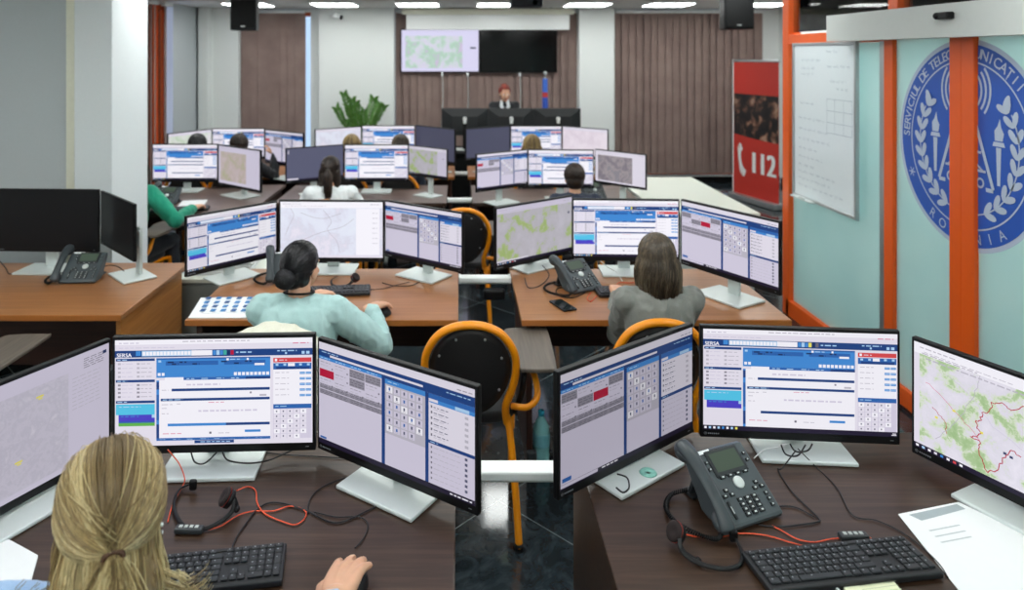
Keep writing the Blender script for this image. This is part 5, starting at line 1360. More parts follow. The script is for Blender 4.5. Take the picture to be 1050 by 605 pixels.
def n_lines(t, c):
    b = MB()
    for k in range(5):
        p = [D(878+k*3, 601+k*4)-c, D(915+k*3, 596+k*4)-c]; b.add([(p[0].x, p[0].y, 0.0105), (p[1].x, p[1].y, 0.0105), (p[1].x, p[1].y-0.0015, 0.0105), (p[0].x, p[0].y-0.0015, 0.0105)], [(3, 2, 1, 0)])
    bmesh.ops.recalc_face_normals(b.bm, faces=b.bm.faces[:]); b.build('ruled_lines', plain('note lines', '#b9c2a0', 0.7), t)
sheet('notepad', 'pale yellow notepad at the front of the keyboard on the right front desk', [(863, 603), (910, 592), (932, 618), (884, 630)], 0.008, plain('yellow note paper', '#eef0cf', 0.8), n_lines, 'notepad')
a, c = D(853, 599, .756), D(867, 612, .756); b = MB(); b.cyl(a, c, 0.004, 0.003, 10); tag(b.build('pen', M['silver']), 'silver pen lying between the keyboard and the yellow notepad', 'pen')
sheet('paper_sheet', 'white paper sheets at the picture corner left of the blonde woman', [(-20, 552), (10, 556), (39, 572), (20, 640), (-60, 640)], 0.006)
def g_print(t, c):
    b = MB(); rr = random.Random(8)
    for a in range(5):
        for k in range(4):
            p = D(214+a*10.5-k*2.0, 307.5+k*4.2)-c; w = 0.030
            b.box((p.x, p.y, 0.0065), (w*0.8, w*1.0, 0.001), 0 if (a+k) % 3 else 1)
    b.build('print', [plain('leaflet blue', '#3f86c4', 0.6), plain('leaflet navy', '#2a5a94', 0.6)], t)
sheet('desk_pad', 'large white sheet covering the desk corner beside the woman in the mint jumper', [(206, 306), (262, 305), (252, 326.5), (193, 326.5)], 0.003)
sheet('leaflet', 'leaflet printed with rows of small blue pictures on the white sheet', [(217, 306.5), (263, 305.5), (256, 322), (208, 322)], 0.002, 'paper', g_print, 'leaflet', 0.7535)
q = D(577, 314)
t = thing('mobile_phone', 'black mobile phone lying on the desk before the grey phone', 'mobile phone', (q.x, q.y, 0.75), 0.38)
b = MB(); b.box((0, 0, 0.005), (0.074, 0.152, 0.009), 0, 0.004); b.build('case', M['black_plastic'], t)
b = MB(); b.rect(-0.033, -0.071, 0.033, 0.071, 0.0098); b.build('screen', plain('dark phone glass', '#0a1416', 0.08), t)
q = D(196, 211.5); sheet('paper_sheet', 'white sheet under the hand of the woman in the green jumper', [(187, 206), (213, 205), (208, 212.5), (181, 213)], 0.002)
# ================================================================== people
def skin_mat(name, c):
    m, nt, b = new_mat(name); v = coords(nt); f = noise_tex(nt, v, 60, 4)
    hs = N(nt, 'ShaderNodeHueSaturation'); hs.inputs['Color'].default_value = lin(c)
    mr = N(nt, 'ShaderNodeMapRange'); mr.inputs['To Min'].default_value = 0.93; mr.inputs['To Max'].default_value = 1.07
    nt.links.new(f, mr.inputs['Value']); nt.links.new(mr.outputs['Result'], hs.inputs['Value']); nt.links.new(hs.outputs['Color'], b.inputs['Base Color'])
    b.inputs['Roughness'].default_value = 0.5; b.inputs['Subsurface Weight'].default_value = 0.12; b.inputs['Subsurface Radius'].default_value = (0.012, 0.005, 0.003); b.inputs['Subsurface Scale'].default_value = 0.5
    return m
SKIN = skin_mat('fair skin', '#dca98b')
def hair_mats(name, cols, rough=0.42):
    out = []
    for i, c in enumerate(cols):
        m, nt, b = new_mat('%s hair %d' % (name, i)); v = coords(nt, (1, 1, 0.12)); f = noise_tex(nt, v, 160, 3)
        hs = N(nt, 'ShaderNodeHueSaturation'); hs.inputs['Color'].default_value = lin(c)
        mr = N(nt, 'ShaderNodeMapRange'); mr.inputs['To Min'].default_value = 0.7; mr.inputs['To Max'].default_value = 1.3
        nt.links.new(f, mr.inputs['Value']); nt.links.new(mr.outputs['Result'], hs.inputs['Value']); nt.links.new(hs.outputs['Color'], b.inputs['Base Color'])
        b.inputs['Roughness'].default_value = rough; b.inputs['Anisotropic'].default_value = 0.4
        bump(nt, b, f, 0.25, 0.003); out.append(m)
    return out
HAIR = {'blond': hair_mats('blond', ['#a18a5e', '#bfa775', '#d9c797', '#7f6a48']), 'brown': hair_mats('brown', ['#4b4135', '#625545', '#7b6c58', '#372e26']), 'black': hair_mats('black', ['#17161a', '#201e22', '#2c2a30', '#101012'], 0.3),
        'dark': hair_mats('dark', ['#2c221d', '#3a2d26', '#4a3a30', '#221a17']), 'red': hair_mats('red', ['#7a2618', '#8e301f', '#a03c26', '#5e1d14']), 'sandy': hair_mats('sandy', ['#8b7448', '#a08757', '#b39a68', '#6e5a3a'])}
CL = {'sky': fabric('pale blue shirt cloth', '#8fb1da', '#a9c6ea', 300, 0.85), 'mint': fabric('pale mint jumper knit', '#a3c6c6', '#b8d8d6', 320, 0.9), 'tweed': fabric('grey tweed', '#6f716d', '#8e908a', 420, 0.95),
      'green': fabric('green jumper knit', '#0f7d63', '#1a9a79', 260, 0.9), 'white': fabric('white blouse cloth', '#dfe6ea', '#f0f4f5', 260, 0.85), 'black': fabric('black jersey', '#15171a', '#212428', 260, 0.9), 'navy': fabric('navy jersey', '#1d2536', '#2a3448', 260, 0.9),
      'trouser': fabric('dark trouser cloth', '#1b1d23', '#262932', 260, 0.9)}
SHOE = plain('black shoe leather', '#131315', 0.4)
EYEW = plain('eye white', '#eceae6', 0.2); IRIS = plain('eye iris', '#4a3826', 0.2); LIP = plain('lips', '#a8524a', 0.45)

def ik(S, T, l1, l2, pole):
    S, T = Vector(S), Vector(T); d = T-S; L = min(d.length, (l1+l2)*0.995); dn = d.normalized()
    if d.length > L: T = S+dn*L
    a = (l1*l1-l2*l2+L*L)/(2*L); h = math.sqrt(max(0, l1*l1-a*a))
    p = Vector(pole); p = (p-dn*p.dot(dn)).normalized()
    return S+dn*a+p*h, T
def add_hand(b, wrist, fwd, up, side, curl=0.5, s=1.0, spread=1.0):
    """five fingers; fwd along the palm, up = back of the hand, side = +1 right hand (thumb towards -x of the hand frame)"""
    f = Vector(fwd).normalized(); u = Vector(up); u = (u-f*u.dot(f)).normalized(); r = f.cross(u)   # r points to the right of the hand
    def pt(x, y, z): return Vector(wrist)+(r*x+f*y+u*z)*s
    th = -side
    b.limb([pt(0, -0.03, 0), pt(0, 0.005, 0)], [0.026*s, 0.026*s])
    kn = [(th*0.029, 0.080), (th*0.010, 0.087), (-th*0.010, 0.083), (-th*0.027, 0.073)]
    ln = [0.072, 0.080, 0.074, 0.058]
    for (x, y), q in zip(kn, ln):
        b.limb([pt(x*0.55, 0.012, 0), pt(x*0.85, y*0.55, 0.004), pt(x, y, 0.003)], [0.017*s, 0.0155*s, 0.0115*s])
        p = pt(x, y, 0.004); a = -0.12; dx = x*1.9*spread; seg = [0.46, 0.30, 0.24]; pts = [p]; rs = [0.0105*s]
        for k, w in enumerate(seg):
            a -= curl*(0.55, 0.75, 0.5)[k]
            dirv = (f*math.cos(a)+u*math.sin(a)+r*dx).normalized(); p = p+dirv*q*w*s; pts.append(p); rs.append((0.0095, 0.0085, 0.0072)[k]*s)
        b.limb(pts, rs, 12)
    b.limb([pt(th*0.012, 0.012, -0.004), pt(th*0.038, 0.032, -0.012), pt(th*0.052, 0.060, -0.017), pt(th*0.050, 0.086, -0.022)], [0.018*s, 0.0145*s, 0.0115*s, 0.0085*s], 12)
    b.limb([pt(0, 0.02, -0.004), pt(0, 0.06, -0.002)], [0.021*s, 0.019*s])
def person(name, label, loc, rotz=0.0, top='mint', hair='bun', hairc='black', rh=None, lh=None, lean=0.10, head=(0, 0, 0), voxel=0.006, s=1.0, fine=False, collar=None, standing=False,
           curl=0.45, hs=1.0, pole=0.75, rfwd=None, lfwd=None, hsides=0.0, shoulders=0.17, group=None, size=1.0):
    """seated (or standing) figure facing local +y; rh / lh are wrist targets in world coordinates; head = (pitch, roll, yaw) in radians"""
    t = thing(name, label, 'person', loc, rotz, group, size)
    inv = (Matrix.Translation(Vector(loc)) @ Matrix.Rotation(rotz, 4, 'Z') @ Matrix.Scale(size, 4)).inverted()
    dz_ = 0.42 if standing else 0.0
    def sp(z): return Vector((0, lean*(z-0.5)*1.6, z+dz_))   # spine
    b = MB()
    sh = shoulders
    tors = [(0.44, .150, .115), (0.50, .172, .125), (0.58, .158, .112), (0.68, .135, .098), (0.78, .145, .104), (0.88, .162, .110), (0.94, .168, .098), (0.985, .140, .078), (1.01, .085, .062)]
    b.loft([(sp(z), rx*s, ry*s) for z, rx, ry in tors], 24)
    neck0, neck1 = sp(0.98)+Vector((0, -0.01, 0)), sp(1.085)+Vector((0, 0.012, 0))
    b.limb([neck0, neck1], [0.056, 0.050])
    HC = sp(1.145)+Vector((0, 0.03, 0)); HR = (Matrix.Rotation(head[2], 3, 'Z') @ Matrix.Rotation(-head[0], 3, 'X') @ Matrix.Rotation(head[1], 3, 'Y'))
    def hp(x, y, z): return HC+HR @ Vector((x, y, z))
    b.ball(hp(0, -0.012, 0.025), (0.073, 0.092, 0.088), seg=28, R=HR); b.ball(hp(0, 0.028, -0.03), (0.060, 0.062, 0.078), seg=24, R=HR)
    b.ball(hp(0, 0.058, -0.088), (0.026, 0.024, 0.022), seg=14, R=HR); b.limb([hp(0, 0.083, 0.012), hp(0, 0.100, -0.026)], [0.009, 0.0125], 10)
    b.ball(hp(0, 0.084, -0.060), (0.020, 0.010, 0.010), seg=12, R=HR)
    for q in (-1, 1):
        b.ball(hp(q*(0.084 if hair == 'halfup' else 0.076), -0.006, -0.016), (0.010, 0.018, 0.030), seg=14, R=HR @ Matrix.Rotation(-0.25, 3, 'X')); b.ball(hp(q*0.030, 0.074, 0.020), (0.022, 0.012, 0.007), seg=10, R=HR); b.ball(hp(q*0.038, 0.062, -0.025), (0.018, 0.02, 0.016), seg=10, R=HR)
    arms = {}
    for q, tgt, fw in ((1, rh, rfwd), (-1, lh, lfwd)):
        S = sp(0.955)+Vector((q*sh, 0, 0))
        T = inv @ Vector(tgt) if tgt is not None else S+Vector((q*0.02, 0.34, -0.26))
        E, T = ik(S, T, 0.285, 0.255, (q*pole, -0.25, -0.7))
        b.limb([sp(0.95)+Vector((q*sh*0.5, 0, 0)), S, S.lerp(E, 0.5), E, E.lerp(T, 0.35), T], [0.06*s, 0.050*s, 0.043*s, 0.037, 0.036, 0.024])
        fd = (T-E).normalized(); fd = (inv.to_3x3() @ Vector(fw)) if fw is not None else Vector((fd.x, fd.y, fd.z*0.2))
        add_hand(b, T, fd, (q*-0.12, 0, 1), q, curl, hs, 2.5 if hs > 1.05 else 1.0)
        arms[q] = (S, E, T)
    # legs
    legs = {}
    for q in (-1, 1):
        if standing: A, K, N_ = Vector((q*0.09, 0, 0.90)), Vector((q*0.10, 0.03, 0.49)), Vector((q*0.10, -0.01, 0.08))
        else: A, K, N_ = Vector((q*0.095, 0.0, 0.53)), Vector((q*0.115, 0.40, 0.52)), Vector((q*0.115, 0.42, 0.10))
        b.limb([A, A.lerp(K, 0.5), K, K.lerp(N_, 0.35), N_], [0.084*s, 0.070*s, 0.056, 0.052, 0.036]); b.limb([N_, N_+Vector((0, 0.10, -0.045))], [0.036, 0.026]); legs[q] = (A, K, N_)
    body = remeshed(b, voxel, 3); finish('body', body, SKIN, t)
    # clothes
    b = MB(); e = 0.013
    b.loft([(sp(z), rx*s+e, ry*s+e) for z, rx, ry in [(0.44, .150, .118)]+tors[1:-2]]+[(sp(0.985), 0.150*s+e, 0.082*s+e), (sp(1.015), .078, .070), (sp(1.03)+Vector((0, 0.004, 0)), .064, .062)], 24)
    for q in (-1, 1):
        S, E, T = arms[q]
        b.limb([sp(0.95)+Vector((q*sh*0.45, 0, 0)), S, S.lerp(E, 0.5), E, E.lerp(T, 0.5), E.lerp(T, 0.90)], [0.066*s+e*0.6, 0.055*s+e, 0.050*s+e, 0.045+e, 0.040+e*0.9, 0.031+e*0.6])
    wr = 0.006 if fine else 0.004
    cl = finish('top', remeshed(b, max(voxel, 0.0055), 4, wr, 15.0), CL[top], t)
    if collar: 
        b = MB(); b.lathe([(0.062, 0.0), (0.068, 0.012), (0.064, 0.028), (0.056, 0.03), (0.054, 0.0)], sp(1.008)+Vector((0, 0.002, 0)), 24); b.build('collar', CL[collar], t)
    b = MB()
    for q in (-1, 1):
        A, K, N_ = legs[q]; b.limb([A, A.lerp(K, 0.5), K, K.lerp(N_, 0.4), N_], [0.095*s, 0.082*s, 0.066, 0.062, 0.050])
    b.loft([((0, 0, 0.44+dz_), .15*s, .115*s), ((0, 0, 0.50+dz_), .178*s, .13*s), ((0, 0.0, 0.57+dz_), .165*s, .12*s)], 20)
    finish('trousers', remeshed(b, 0.009, 3), CL['trouser'], t)
    for q in (-1, 1):
        N_ = legs[q][2]; b = MB(); b.limb([N_+Vector((0, -0.02, -0.045)), N_+Vector((0, 0.06, -0.055)), N_+Vector((0, 0.15, -0.065))], [0.042, 0.040, 0.030]); b.box(N_+Vector((0, 0.06, -0.09)), (0.075, 0.24, 0.018), 0, 0.006); finish('shoe', remeshed(b, 0.008, 2), SHOE, t)
    # face details
    b = MB()
    for q in (-1, 1): b.ball(hp(q*0.030, 0.077, 0.004), 0.0115, 0, 14); b.ball(hp(q*0.030, 0.0855, 0.004), 0.0052, 1, 10)
    b.build('eyes', [EYEW, IRIS], t)
    b = MB(); b.ball(hp(0, 0.0925, -0.057), (0.020, 0.005, 0.004), 0, 12, HR); b.ball(hp(0, 0.0915, -0.065), (0.017, 0.005, 0.0045), 0, 12, HR); b.build('lips', LIP, t)
    make_hair(t, hair, hairc, hp, HR, HC, sp, fine, voxel)
    return t, hp, arms, sp
def cap_blob(b, hp, HR, grow=0.010, back=0.0):
    b.ball(hp(0, -0.020-back, 0.032), (0.073+grow, 0.088+grow+back, 0.086+grow), seg=28, R=HR)
    b.ball(hp(0, -0.040, -0.015), (0.070+grow*0.9, 0.070+grow, 0.075+grow), seg=24, R=HR)
def strands(b, paths, w=0.0022, seg=3, rnd=random):
    for pts in paths:
        n = len(pts); q = (noise.noise(pts[n//3]*34)+noise.noise(pts[2*n//3]*20))*1.5+rnd.gauss(0, 0.35); k = 3 if q < -0.45 else 0 if q < 0.05 else 1 if q < 0.5 else 2
        b.tube(pts, [w*(0.35+0.65*math.sin(PI*(0.12+0.8*i/(n-1)))) for i in range(n)], seg, k, caps=False)
def ell(hp, d, g=0.0):
    """point on the hair ellipsoid in direction d"""
    d = d.normalized(); return hp(d.x*(0.083+g), -0.020+d.y*(0.100+g), 0.030+d.z*(0.098+g))
def gc(d0, d1, t):
    a = max(1e-4, d0.angle(d1)); return (d0*math.sin((1-t)*a)+d1*math.sin(t*a))/math.sin(a)
def make_hair(t, style, hc, hp, HR, HC, sp, fine, voxel):
    m = HAIR[hc]; b = MB(); rnd = random.Random(hash(style) % 1000 if False else len(style)*17+len(hc)); st = MB(); vx = 0.005 if fine else 0.008
    V = Vector
    if style in ('bun', 'updo'):
        cap_blob(b, hp, HR, 0.009)
        bun = (0, -0.128, -0.028) if style == 'bun' else (0, -0.062, 0.088)
        rb = 0.043 if style == 'bun' else 0.047
        b.ball(hp(*bun), (rb*1.1, rb*0.85, rb), seg=20, R=HR)
        if style == 'updo': b.ball(hp(0, -0.03, 0.03), (0.092, 0.095, 0.095), seg=20, R=HR)
        tie = V((0, -1, -0.35)).normalized() if style == 'bun' else V((0, -0.75, 0.7)).normalized(); P_ = []
        for i in range(700 if fine else 160):
            az = rnd.uniform(-PI, PI); d0 = V((math.sin(az), math.cos(az)*0.9, rnd.uniform(-0.55, 0.35))) 
            if d0.y > 0.2: d0.z = rnd.uniform(0.45, 0.9)
            d0.normalize(); 
            if d0.angle(tie) < 0.25: continue
            P_.append([ell(hp, gc(d0, tie, k/9), 0.001+rnd.uniform(0, 0.003)) for k in range(10)])
        for i in range(420 if fine else 60):
            a = rnd.uniform(0, 2*PI); q = rnd.uniform(-1, 1); r = rb*1.06; c = []
            ax = V((rnd.gauss(0, .5), -1, rnd.gauss(0, .5))).normalized(); e1 = ax.orthogonal().normalized(); e2 = ax.cross(e1); h = rnd.uniform(-0.6, 1.0)
            for k in range(9):
                aa = a+k*0.32; v = (ax*h+(e1*math.cos(aa)+e2*math.sin(aa))*math.sqrt(max(0.05, 1-h*h))); c.append(hp(bun[0]+v.x*r*1.1, bun[1]+v.y*r*0.9, bun[2]+v.z*r))
            P_.append(c)
        strands(st, P_, 0.0019 if fine else 0.003, 3, rnd)
    elif style in ('bob', 'long', 'ponytail'):
        cap_blob(b, hp, HR, 0.011 if style != 'bob' else 0.017)
        zend = {'bob': -0.20, 'long': -0.30, 'ponytail': -0.30}[style]
        if style != 'ponytail':
            secs = []
            for q in range(6):
                z = 0.0+zend*0.93*q/5; secs.append((hp(0, -0.028-0.012*q/5, z), 0.090+0.030*q/5, 0.074+0.012*q/5))
            b.loft(secs[::-1], 22)
            # keep the face free
            P_ = []
            for i in range(1300 if fine else 260):
                az = rnd.uniform(-PI*0.93, PI*0.93)+PI; y0 = rnd.uniform(-0.07, 0.075); part = V((rnd.gauss(0, 0.06), y0*9, 1.0)).normalized()
                az = PI+rnd.uniform(-1, 1)*PI*0.74
                low = V((math.sin(az), math.cos(az), -0.12)).normalized(); c = [ell(hp, gc(part, low, k/6), 0.004+rnd.uniform(0, 0.004)) for k in range(7)]
                L = abs(zend)*rnd.uniform(0.82, 1.06); ph = rnd.uniform(0, 6); amp = rnd.uniform(0.003, 0.010); end = c[-1]; out = HR @ V((math.sin(az), math.cos(az), 0))
                for k in range(1, 9):
                    q = k/8; c.append(end+HR @ V((0, 0, -L*q))+out*(0.022*math.sin(q*PI*0.85)-0.016*q*q)+V((math.sin(ph+q*5)*amp, math.cos(ph+q*4)*amp, 0)))
                P_.append(c)
        else:
            tie = V((0, -1, 0.10)).normalized(); P_ = []
            b.limb([hp(0, -0.115, 0.02), hp(0, -0.150, -0.03), hp(0.01, -0.150, -0.12), hp(0.012, -0.135, -0.24), hp(0.012, -0.13, -0.29)], [0.022, 0.030, 0.030, 0.022, 0.010])
            # side hair falling loose over the neck
            for q in (-1, 1): b.limb([hp(q*0.062, -0.05, 0.0), hp(q*0.068, -0.055, -0.09), hp(q*0.064, -0.06, -0.18)], [0.034, 0.032, 0.018])
            for i in range(700 if fine else 300):
                az = rnd.uniform(-PI, PI); d0 = V((math.sin(az), math.cos(az)*0.9, rnd.uniform(-0.6, 0.4)))
                if d0.y > 0.2: d0.z = rnd.uniform(0.45, 0.9)
                d0.normalize(); c = [ell(hp, gc(d0, tie, k/7), 0.003+rnd.uniform(0, 0.004)) for k in range(8)]
                if i % 2 == 0:
                    xx, ph = rnd.gauss(0, 0.014), rnd.uniform(0, 6)
                    for k, (y, z) in enumerate([(-0.155, -0.02), (-0.165, -0.08), (-0.16, -0.15), (-0.150, -0.22), (-0.14, rnd.uniform(-0.31, -0.26))]): c.append(hp(xx*(1.3 if k < 3 else 0.9)+0.01, y+rnd.gauss(0, 0.01), z))
                P_.append(c)
        strands(st, P_, 0.0020 if fine else 0.0032, 3, rnd)
    elif style == 'short':
        cap_blob(b, hp, HR, 0.012); P_ = []
        for i in range(260):
            d0 = V((rnd.gauss(0, .35), rnd.gauss(-0.1, .4), 1)).normalized(); az = PI+rnd.uniform(-1, 1)*PI*0.72; d1 = V((math.sin(az), math.cos(az), rnd.uniform(-0.75, 0.1))).normalized()
            P_.append([ell(hp, gc(d0, d1, k/6), 0.004+rnd.uniform(0, 0.006)) for k in range(7)])
        strands(st, P_, 0.0032, 3, rnd)
    elif style == 'halfup':
        cap_blob(b, hp, HR, 0.013)
        b.ball(hp(0, -0.045, 0.055), (0.078, 0.085, 0.078), seg=22, R=HR)
        secs = [(hp(0.0, -0.05-0.02*q/5, 0.0-0.27*q/5), 0.078+0.040*q/5, 0.066+0.012*q/5) for q in range(6)]
        b.loft(secs[::-1], 22)
        tiep = V((0.004, -0.142, -0.018)); tie = V((0.0, -1, -0.42)).normalized(); P_ = []
        def EL(d, g): d = d.normalized(); return hp(d.x*(0.095+g), -0.026+d.y*(0.112+g), 0.034+d.z*(0.106+g))
        for i in range(3000):
            az = rnd.uniform(-1, 1)*PI*0.64
            d0 = V((math.sin(az), math.cos(az), 0)); d0.z = (0.75+rnd.uniform(-.15, .5)) if math.cos(az) > 0.15 else rnd.uniform(-0.30, 0.45)
            d0.normalize()
            if d0.angle(tie) < 0.35: continue
            sag = 0.30*max(0, abs(d0.x)-0.2); g = rnd.uniform(0.0, 0.007); ph = rnd.uniform(0, 6); c = []
            for k in range(12):
                q = k/11; d = gc(d0, tie, q); d.z -= sag*math.sin(q*PI)*0.8; p = EL(d, g+0.004*math.sin(q*PI)); c.append(p+HR @ V((math.sin(ph+q*3)*0.0012, 0, math.cos(ph+q*4)*0.0012)))
            c[-1] = hp(tiep.x+rnd.gauss(0, 0.006), tiep.y+0.012+rnd.gauss(0, .004), tiep.z+rnd.gauss(0, 0.006)); P_.append(c)
        # tail below the tie, splaying and waving
        for i in range(420):
            x = rnd.gauss(0, 1); L = rnd.uniform(0.17, 0.30); ph = rnd.uniform(0, 6); c = []
            for k in range(12):
                q = k/11; c.append(hp(tiep.x+x*(0.007+0.034*q**0.8)+0.008*math.sin(ph+q*6)*q, tiep.y+rnd.gauss(0, .002)-0.014*math.sin(q*PI)+0.02*q+0.010*math.cos(ph+q*6)*q, tiep.z-L*q))
            P_.append(c)
        # loose lower hair: falls from behind the ears, waves and flips out at the ends in locks
        locks = []
        for i in range(46):
            a = -1+2*i/45; az = PI+a*PI*0.60; locks.append((az, rnd.uniform(0, 6), rnd.uniform(0.6, 1.3), rnd.uniform(0.23, 0.33)))
        for az, ph, fl, L in locks:
            for i in range(30):
                az2 = az+rnd.gauss(0, 0.05); d0 = V((math.sin(az2), math.cos(az2), rnd.uniform(-0.45, 0.0))).normalized(); p0 = EL(d0, -0.016+rnd.uniform(0, 0.006)); out = HR @ V((math.sin(az), math.cos(az), 0)); tan = HR @ V((math.cos(az), -math.sin(az), 0)); c = []
                LL = L*rnd.uniform(0.85, 1.1); off = rnd.gauss(0, 0.007); wv = rnd.uniform(0.8, 1.2); fl2 = fl*rnd.uniform(0.8, 1.2); side = abs(math.sin(az))
                for k in range(15):
                    q = k/14; zz = -LL*q; o = 0.022*side*q+0.016*q+0.026*math.sin(ph+q*9.0)*q*wv
                    if q > 0.5 and side > 0.45: w = (q-0.5)/0.5; th = w*PI*(0.6+0.4*fl); Rl = 0.019*fl2; o += Rl*(1-math.cos(th)); zz = -LL*0.62*0.5/0.5-Rl*math.sin(th)*1.2
                    elif side > 0.45: zz = -LL*0.62*q/0.5
                    elif q > 0.6: w = (q-0.6)/0.4; o += 0.022*fl2*math.sin(w*PI*0.62); zz += 0.045*fl2*w*w*w
                    c.append(p0+out*o+tan*(off*(1+q)+0.012*math.cos(ph+q*5.0)*q)+HR @ V((0, 0, zz)))
                P_.append(c)
        for i in range(30):   # flyaway wisps
            az = rnd.uniform(-1, 1)*PI; d0 = V((math.sin(az), math.cos(az)*0.8, 0.6)).normalized(); d1 = V((rnd.gauss(0, .12), -1, rnd.gauss(.0, .15))).normalized(); P_.append([EL(gc(d0, d1, k/9), 0.010+0.007*math.sin(k/9*PI)) for k in range(10)])
        ear = hp(0.086, 0.0, -0.030); P_ = [c for c in P_ if min((p-ear).length for p in c) > 0.033]
        strands(st, P_, 0.00125, 3, rnd)
        o = MB(); o.tube([hp(tiep.x+0.017*math.cos(a), tiep.y+0.004, tiep.z+0.012*math.sin(a)) for a in [2*PI*k/14 for k in range(14)]], 0.005, 8, 0, closed=True); o.build('hair_tie', plain('brown hair tie', '#4a2f1c', 0.6), t)
    # cut the hair mass away from the face
    h = remeshed(b, vx, 2, 0.003 if fine else 0.002, 30)
    bm = bmesh.new(); bm.from_mesh(h); iv = HR.transposed(); kill = []
    for v in bm.verts:
        l = iv @ (v.co-HC)
        if style == 'halfup' and (Vector((0.092, 0.004, -0.030))-l).length < 0.036: kill.append(v)
        elif l.y > 0.050 and l.z < 0.075 - 0.0*l.y and abs(l.x) < 0.2: kill.append(v)
        elif style in ('bun', 'updo', 'short') and l.y > 0.012 and l.z < 0.025: kill.append(v)
        elif style in ('bun', 'updo', 'short', 'halfup') and l.y > -0.035 and l.z < 0.0 and abs(l.x) > 0.05 and style != 'halfup': kill.append(v)
    bmesh.ops.delete(bm, geom=kill, context='VERTS'); bm.to_mesh(h); bm.free()
    ho = finish('hair', h, m[3] if style == 'halfup' else m[0], t)
    sm = st.mesh('strands', m)
    o = put('hair_strands', sm, ho); 
    return ho

def W(px, py, z): v = D(px, py, z); return v
# --- the blonde woman at the left front desk
bx_, by_ = -0.706, 1.225
rhand = D(343, 616, 0.80)
t, hp, arms, sp = person('person', 'woman in pale blue with long blonde half-up hair, right hand on a mouse', (bx_, by_, 0), -0.12, 'sky', 'halfup', 'blond', rh=(rhand.x, rhand.y, 0.80), lh=(-0.86, 1.56, 0.79), hs=1.14, shoulders=0.19, lean=0.15,
                         head=(0.03, 0.03, 0.58), voxel=0.0042, fine=True, collar='sky', curl=0.20, rfwd=(0.16, 1, -0.03), s=1.0, size=0.965)
b = MB()
for z_ in (-0.050, -0.066): b.ball(hp(0.096, -0.010, z_), 0.0055 if z_ > -0.05 else 0.0048, 0, 12)
b.build('earring', M['silver'], t)
chair_for(bx_, by_-0.22, 'orange-framed round-back chair under the blonde woman')
mouse('black computer mouse under the hand of the blonde woman', rhand.x+0.03, rhand.y+0.10, -0.1)
# --- mint jumper
mh = D(392, 316, 0.79)
gx, gy_ = -0.70, 3.04
t, hp, arms, sp = person('person', 'woman in a mint jumper with a black hair bun, hand on a mouse', (gx, gy_, 0), -0.06, 'mint', 'bun', 'black', rh=(mh.x-0.05, mh.y-0.03, 0.80), lh=(-0.72, 3.52, 0.80), lean=0.09, head=(0.04, 0.03, -0.36), voxel=0.005, fine=True,
                         rfwd=(0.75, 1, -0.02), curl=0.4, s=1.10, shoulders=0.175, size=0.925)
b = MB(); b.tube([sp(1.04)+Vector((0.066*math.cos(a), 0.066*math.sin(a), -0.012*math.sin(a))) for a in [2*PI*k/26 for k in range(26)]], 0.010, 8, 0, closed=True, flatten=0.5); b.build('black_neckband', M['soft_black'], t)
mouse('black computer mouse under the hand of the woman in the mint jumper', mh.x, mh.y+0.01, -0.6)
chair_for(gx-0.03, gy_-0.19, 'chair of the woman in the mint jumper, its back under a cream jacket')
# cream jacket over that chair's back
t = thing('jacket', 'cream jacket draped over the chair back of the woman in the mint jumper', 'jacket', (gx-0.03, gy_-0.19, 0)); b = MB()
ct = chair_tube(); arc = [p for p in ct if p.z > 0.60]
for off in (-0.035, 0.0, 0.025):
    b.limb([p+Vector((0, off, 0.022)) for p in arc[::3]], [0.034]*len(arc[::3]), 10)
for q in range(9):
    x = -0.17+0.34*q/8; zt = 0.90-0.9*x*x*1.4; b.limb([Vector((x, -0.075, zt)), Vector((x*1.08, -0.092, 0.70)), Vector((x*1.12, -0.085, 0.48))], [0.020, 0.026, 0.028], 10)
CREAM = fabric('cream padded cloth', '#d2d0bd', '#e3e1d2', 200, 0.9); finish('cloth', remeshed(b, 0.008, 4, 0.008, 13), CREAM, t)
# --- grey blazer
t, hp, arms, sp = person('person', 'woman with shoulder-length brown hair and grey tweed blazer, back turned, at the orange-brown desk', (0.915, 3.21, 0), 0.02, 'tweed', 'bob', 'brown', rh=(0.99, 3.60, 0.80), lh=(0.80, 3.60, 0.79), lean=0.06, head=(0.05, -0.03, 0.10), voxel=0.006, fine=True, collar='tweed', s=1.0, shoulders=0.16, pole=0.1, size=0.92)
# --- third row
gh = D(204, 214, .79)
person('person', 'woman in a green jumper beside the white pillar, arm reaching to her keyboard', (-2.50, 5.32, 0), -0.25, 'green', 'long', 'brown', rh=(gh.x-0.03, gh.y-0.03, 0.80), lh=(-2.62, 5.72, 0.80), lean=0.1, head=(0.1, 0, -0.1), voxel=0.008)
dup(CH1, (-2.52, 5.20, 0), -0.1, 'chair with a wooden writing tablet under the woman in the green jumper')
person('person', 'woman in a white blouse with a brown ponytail in the third row', (-1.02, 5.66, 0), 0.1, 'white', 'ponytail', 'dark', lean=0.08, head=(0.05, 0, -0.15), voxel=0.007, s=1.04, size=0.925)
chair_for(-1.02, 5.48, 'chair of the woman with the brown ponytail')
person('person', 'worker with short dark hair in the third row, beside the grey phone', (0.92, 5.55, 0), 0, 'navy', 'short', 'dark', lean=0.08, head=(0.08, 0, 0.0), voxel=0.008, size=0.89, pole=0.2)
chair_for(0.92, 5.37, 'chair of the short-haired worker in the third row')
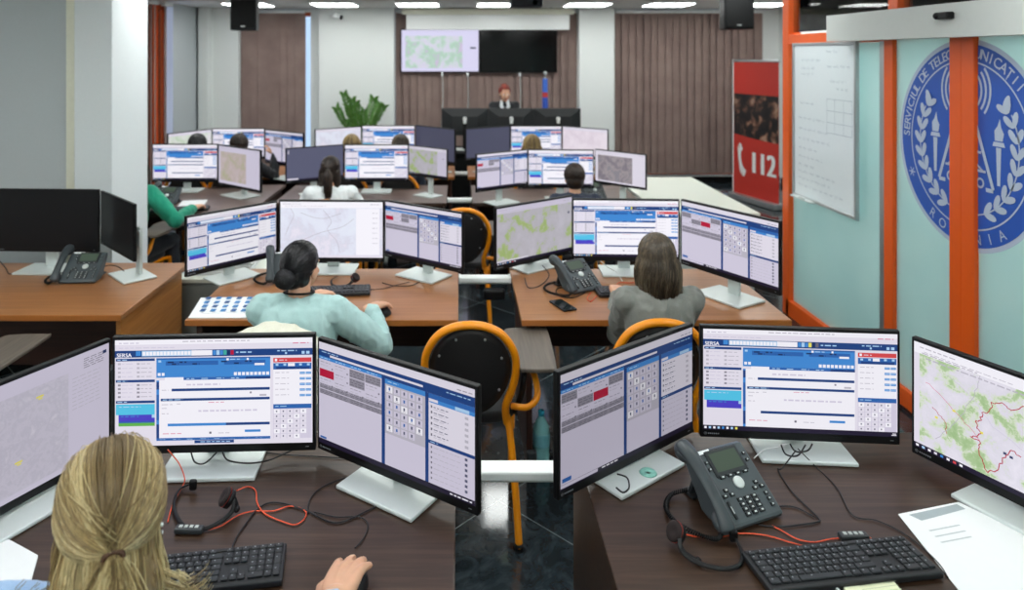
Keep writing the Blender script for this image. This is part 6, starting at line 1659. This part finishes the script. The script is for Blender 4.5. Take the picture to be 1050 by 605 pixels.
# --- far row
for px, top, hair, hc, Y, lab, ex in ((203.5, 'navy', 'short', 'black', 7.05, 'worker in the far row nearest the side windows, only black hair showing', {}),
                              (246, 'black', 'short', 'dark', 7.05, 'man in black in the far row with one elbow raised', {'rh': (-1.88, 7.3, 0.99), 'rfwd': (-0.6, 0.3, 0.6)}),
                              (361, 'navy', 'bob', 'sandy', 7.0, 'worker with light hair in the far row below the leafy plant', {}),
                              (411, 'navy', 'long', 'brown', 7.0, 'worker with brown hair in the far row, below a form page', {}),
                              (545, 'navy', 'bob', 'sandy', 7.0, 'worker with sandy blond hair in the far row, before the red-haired woman', {})):
    person('person', lab, ((px-CX)*Y/F, Y-0.12, 0), 0, top, hair, hc, lean=0.08, head=(0.05, 0, 0.0), voxel=0.009, size=0.955, pole=0.15, **ex)
    chair_for((px-CX)*Y/F, Y-0.30, 'chair of the '+lab.split(',')[0])
# --- standing supervisor, facing the camera
t, hp, arms, sp = person('person', 'red-haired woman in a black jacket and white shirt standing behind the supervisor desk', ((516-CX)*10.15/F, 10.20, 0), PI+0.05, 'black', 'updo', 'red', rh=((506-CX)*10/F, 9.72, 0.80), lh=((527-CX)*10/F, 9.72, 0.80), lean=0.22, head=(0.22, 0.0, 0.1), voxel=0.007, standing=True, size=0.93)
b = MB()
for q in (-1, 1):
    b.add([sp(1.03)+Vector((0, 0.055, 0)), sp(1.03)+Vector((q*0.06, 0.03, 0.02)), sp(0.95)+Vector((q*0.075, 0.135, 0)), sp(0.84)+Vector((0, 0.155, 0))], [(0, 1, 2, 3)])
bmesh.ops.recalc_face_normals(b.bm, faces=b.bm.faces[:])
t2 = bmesh.ops.solidify(b.bm, geom=b.bm.faces[:], thickness=0.012); b.build('shirt_front', CL['white'], t)
# ================================================================== camera, sky, view
cam = bpy.data.cameras.new('camera'); co = bpy.data.objects.new('camera', cam); COL.objects.link(co)
co.location = (0, 0, EYE); co.rotation_euler = (PI/2, 0, 0)
cam.sensor_width = 36.0; cam.lens = 36.0*F/1050; cam.shift_x = (525-CX)/1050; cam.shift_y = -(302.5-CY)/1050
cam.clip_start = 0.05; cam.clip_end = 100
cam.dof.use_dof = True; cam.dof.focus_distance = 2.25; cam.dof.aperture_fstop = 2.6
SC.camera = co
w = bpy.data.worlds.new('daylight'); SC.world = w; w.use_nodes = True
bg = w.node_tree.nodes['Background']; bg.inputs['Color'].default_value = lin('#cfdcff'); bg.inputs['Strength'].default_value = 1.5
vs = SC.view_settings; vs.view_transform = 'Standard'; vs.look = 'None'; vs.gamma = 1.0; vs.exposure = 0.0; vs.use_curve_mapping = False
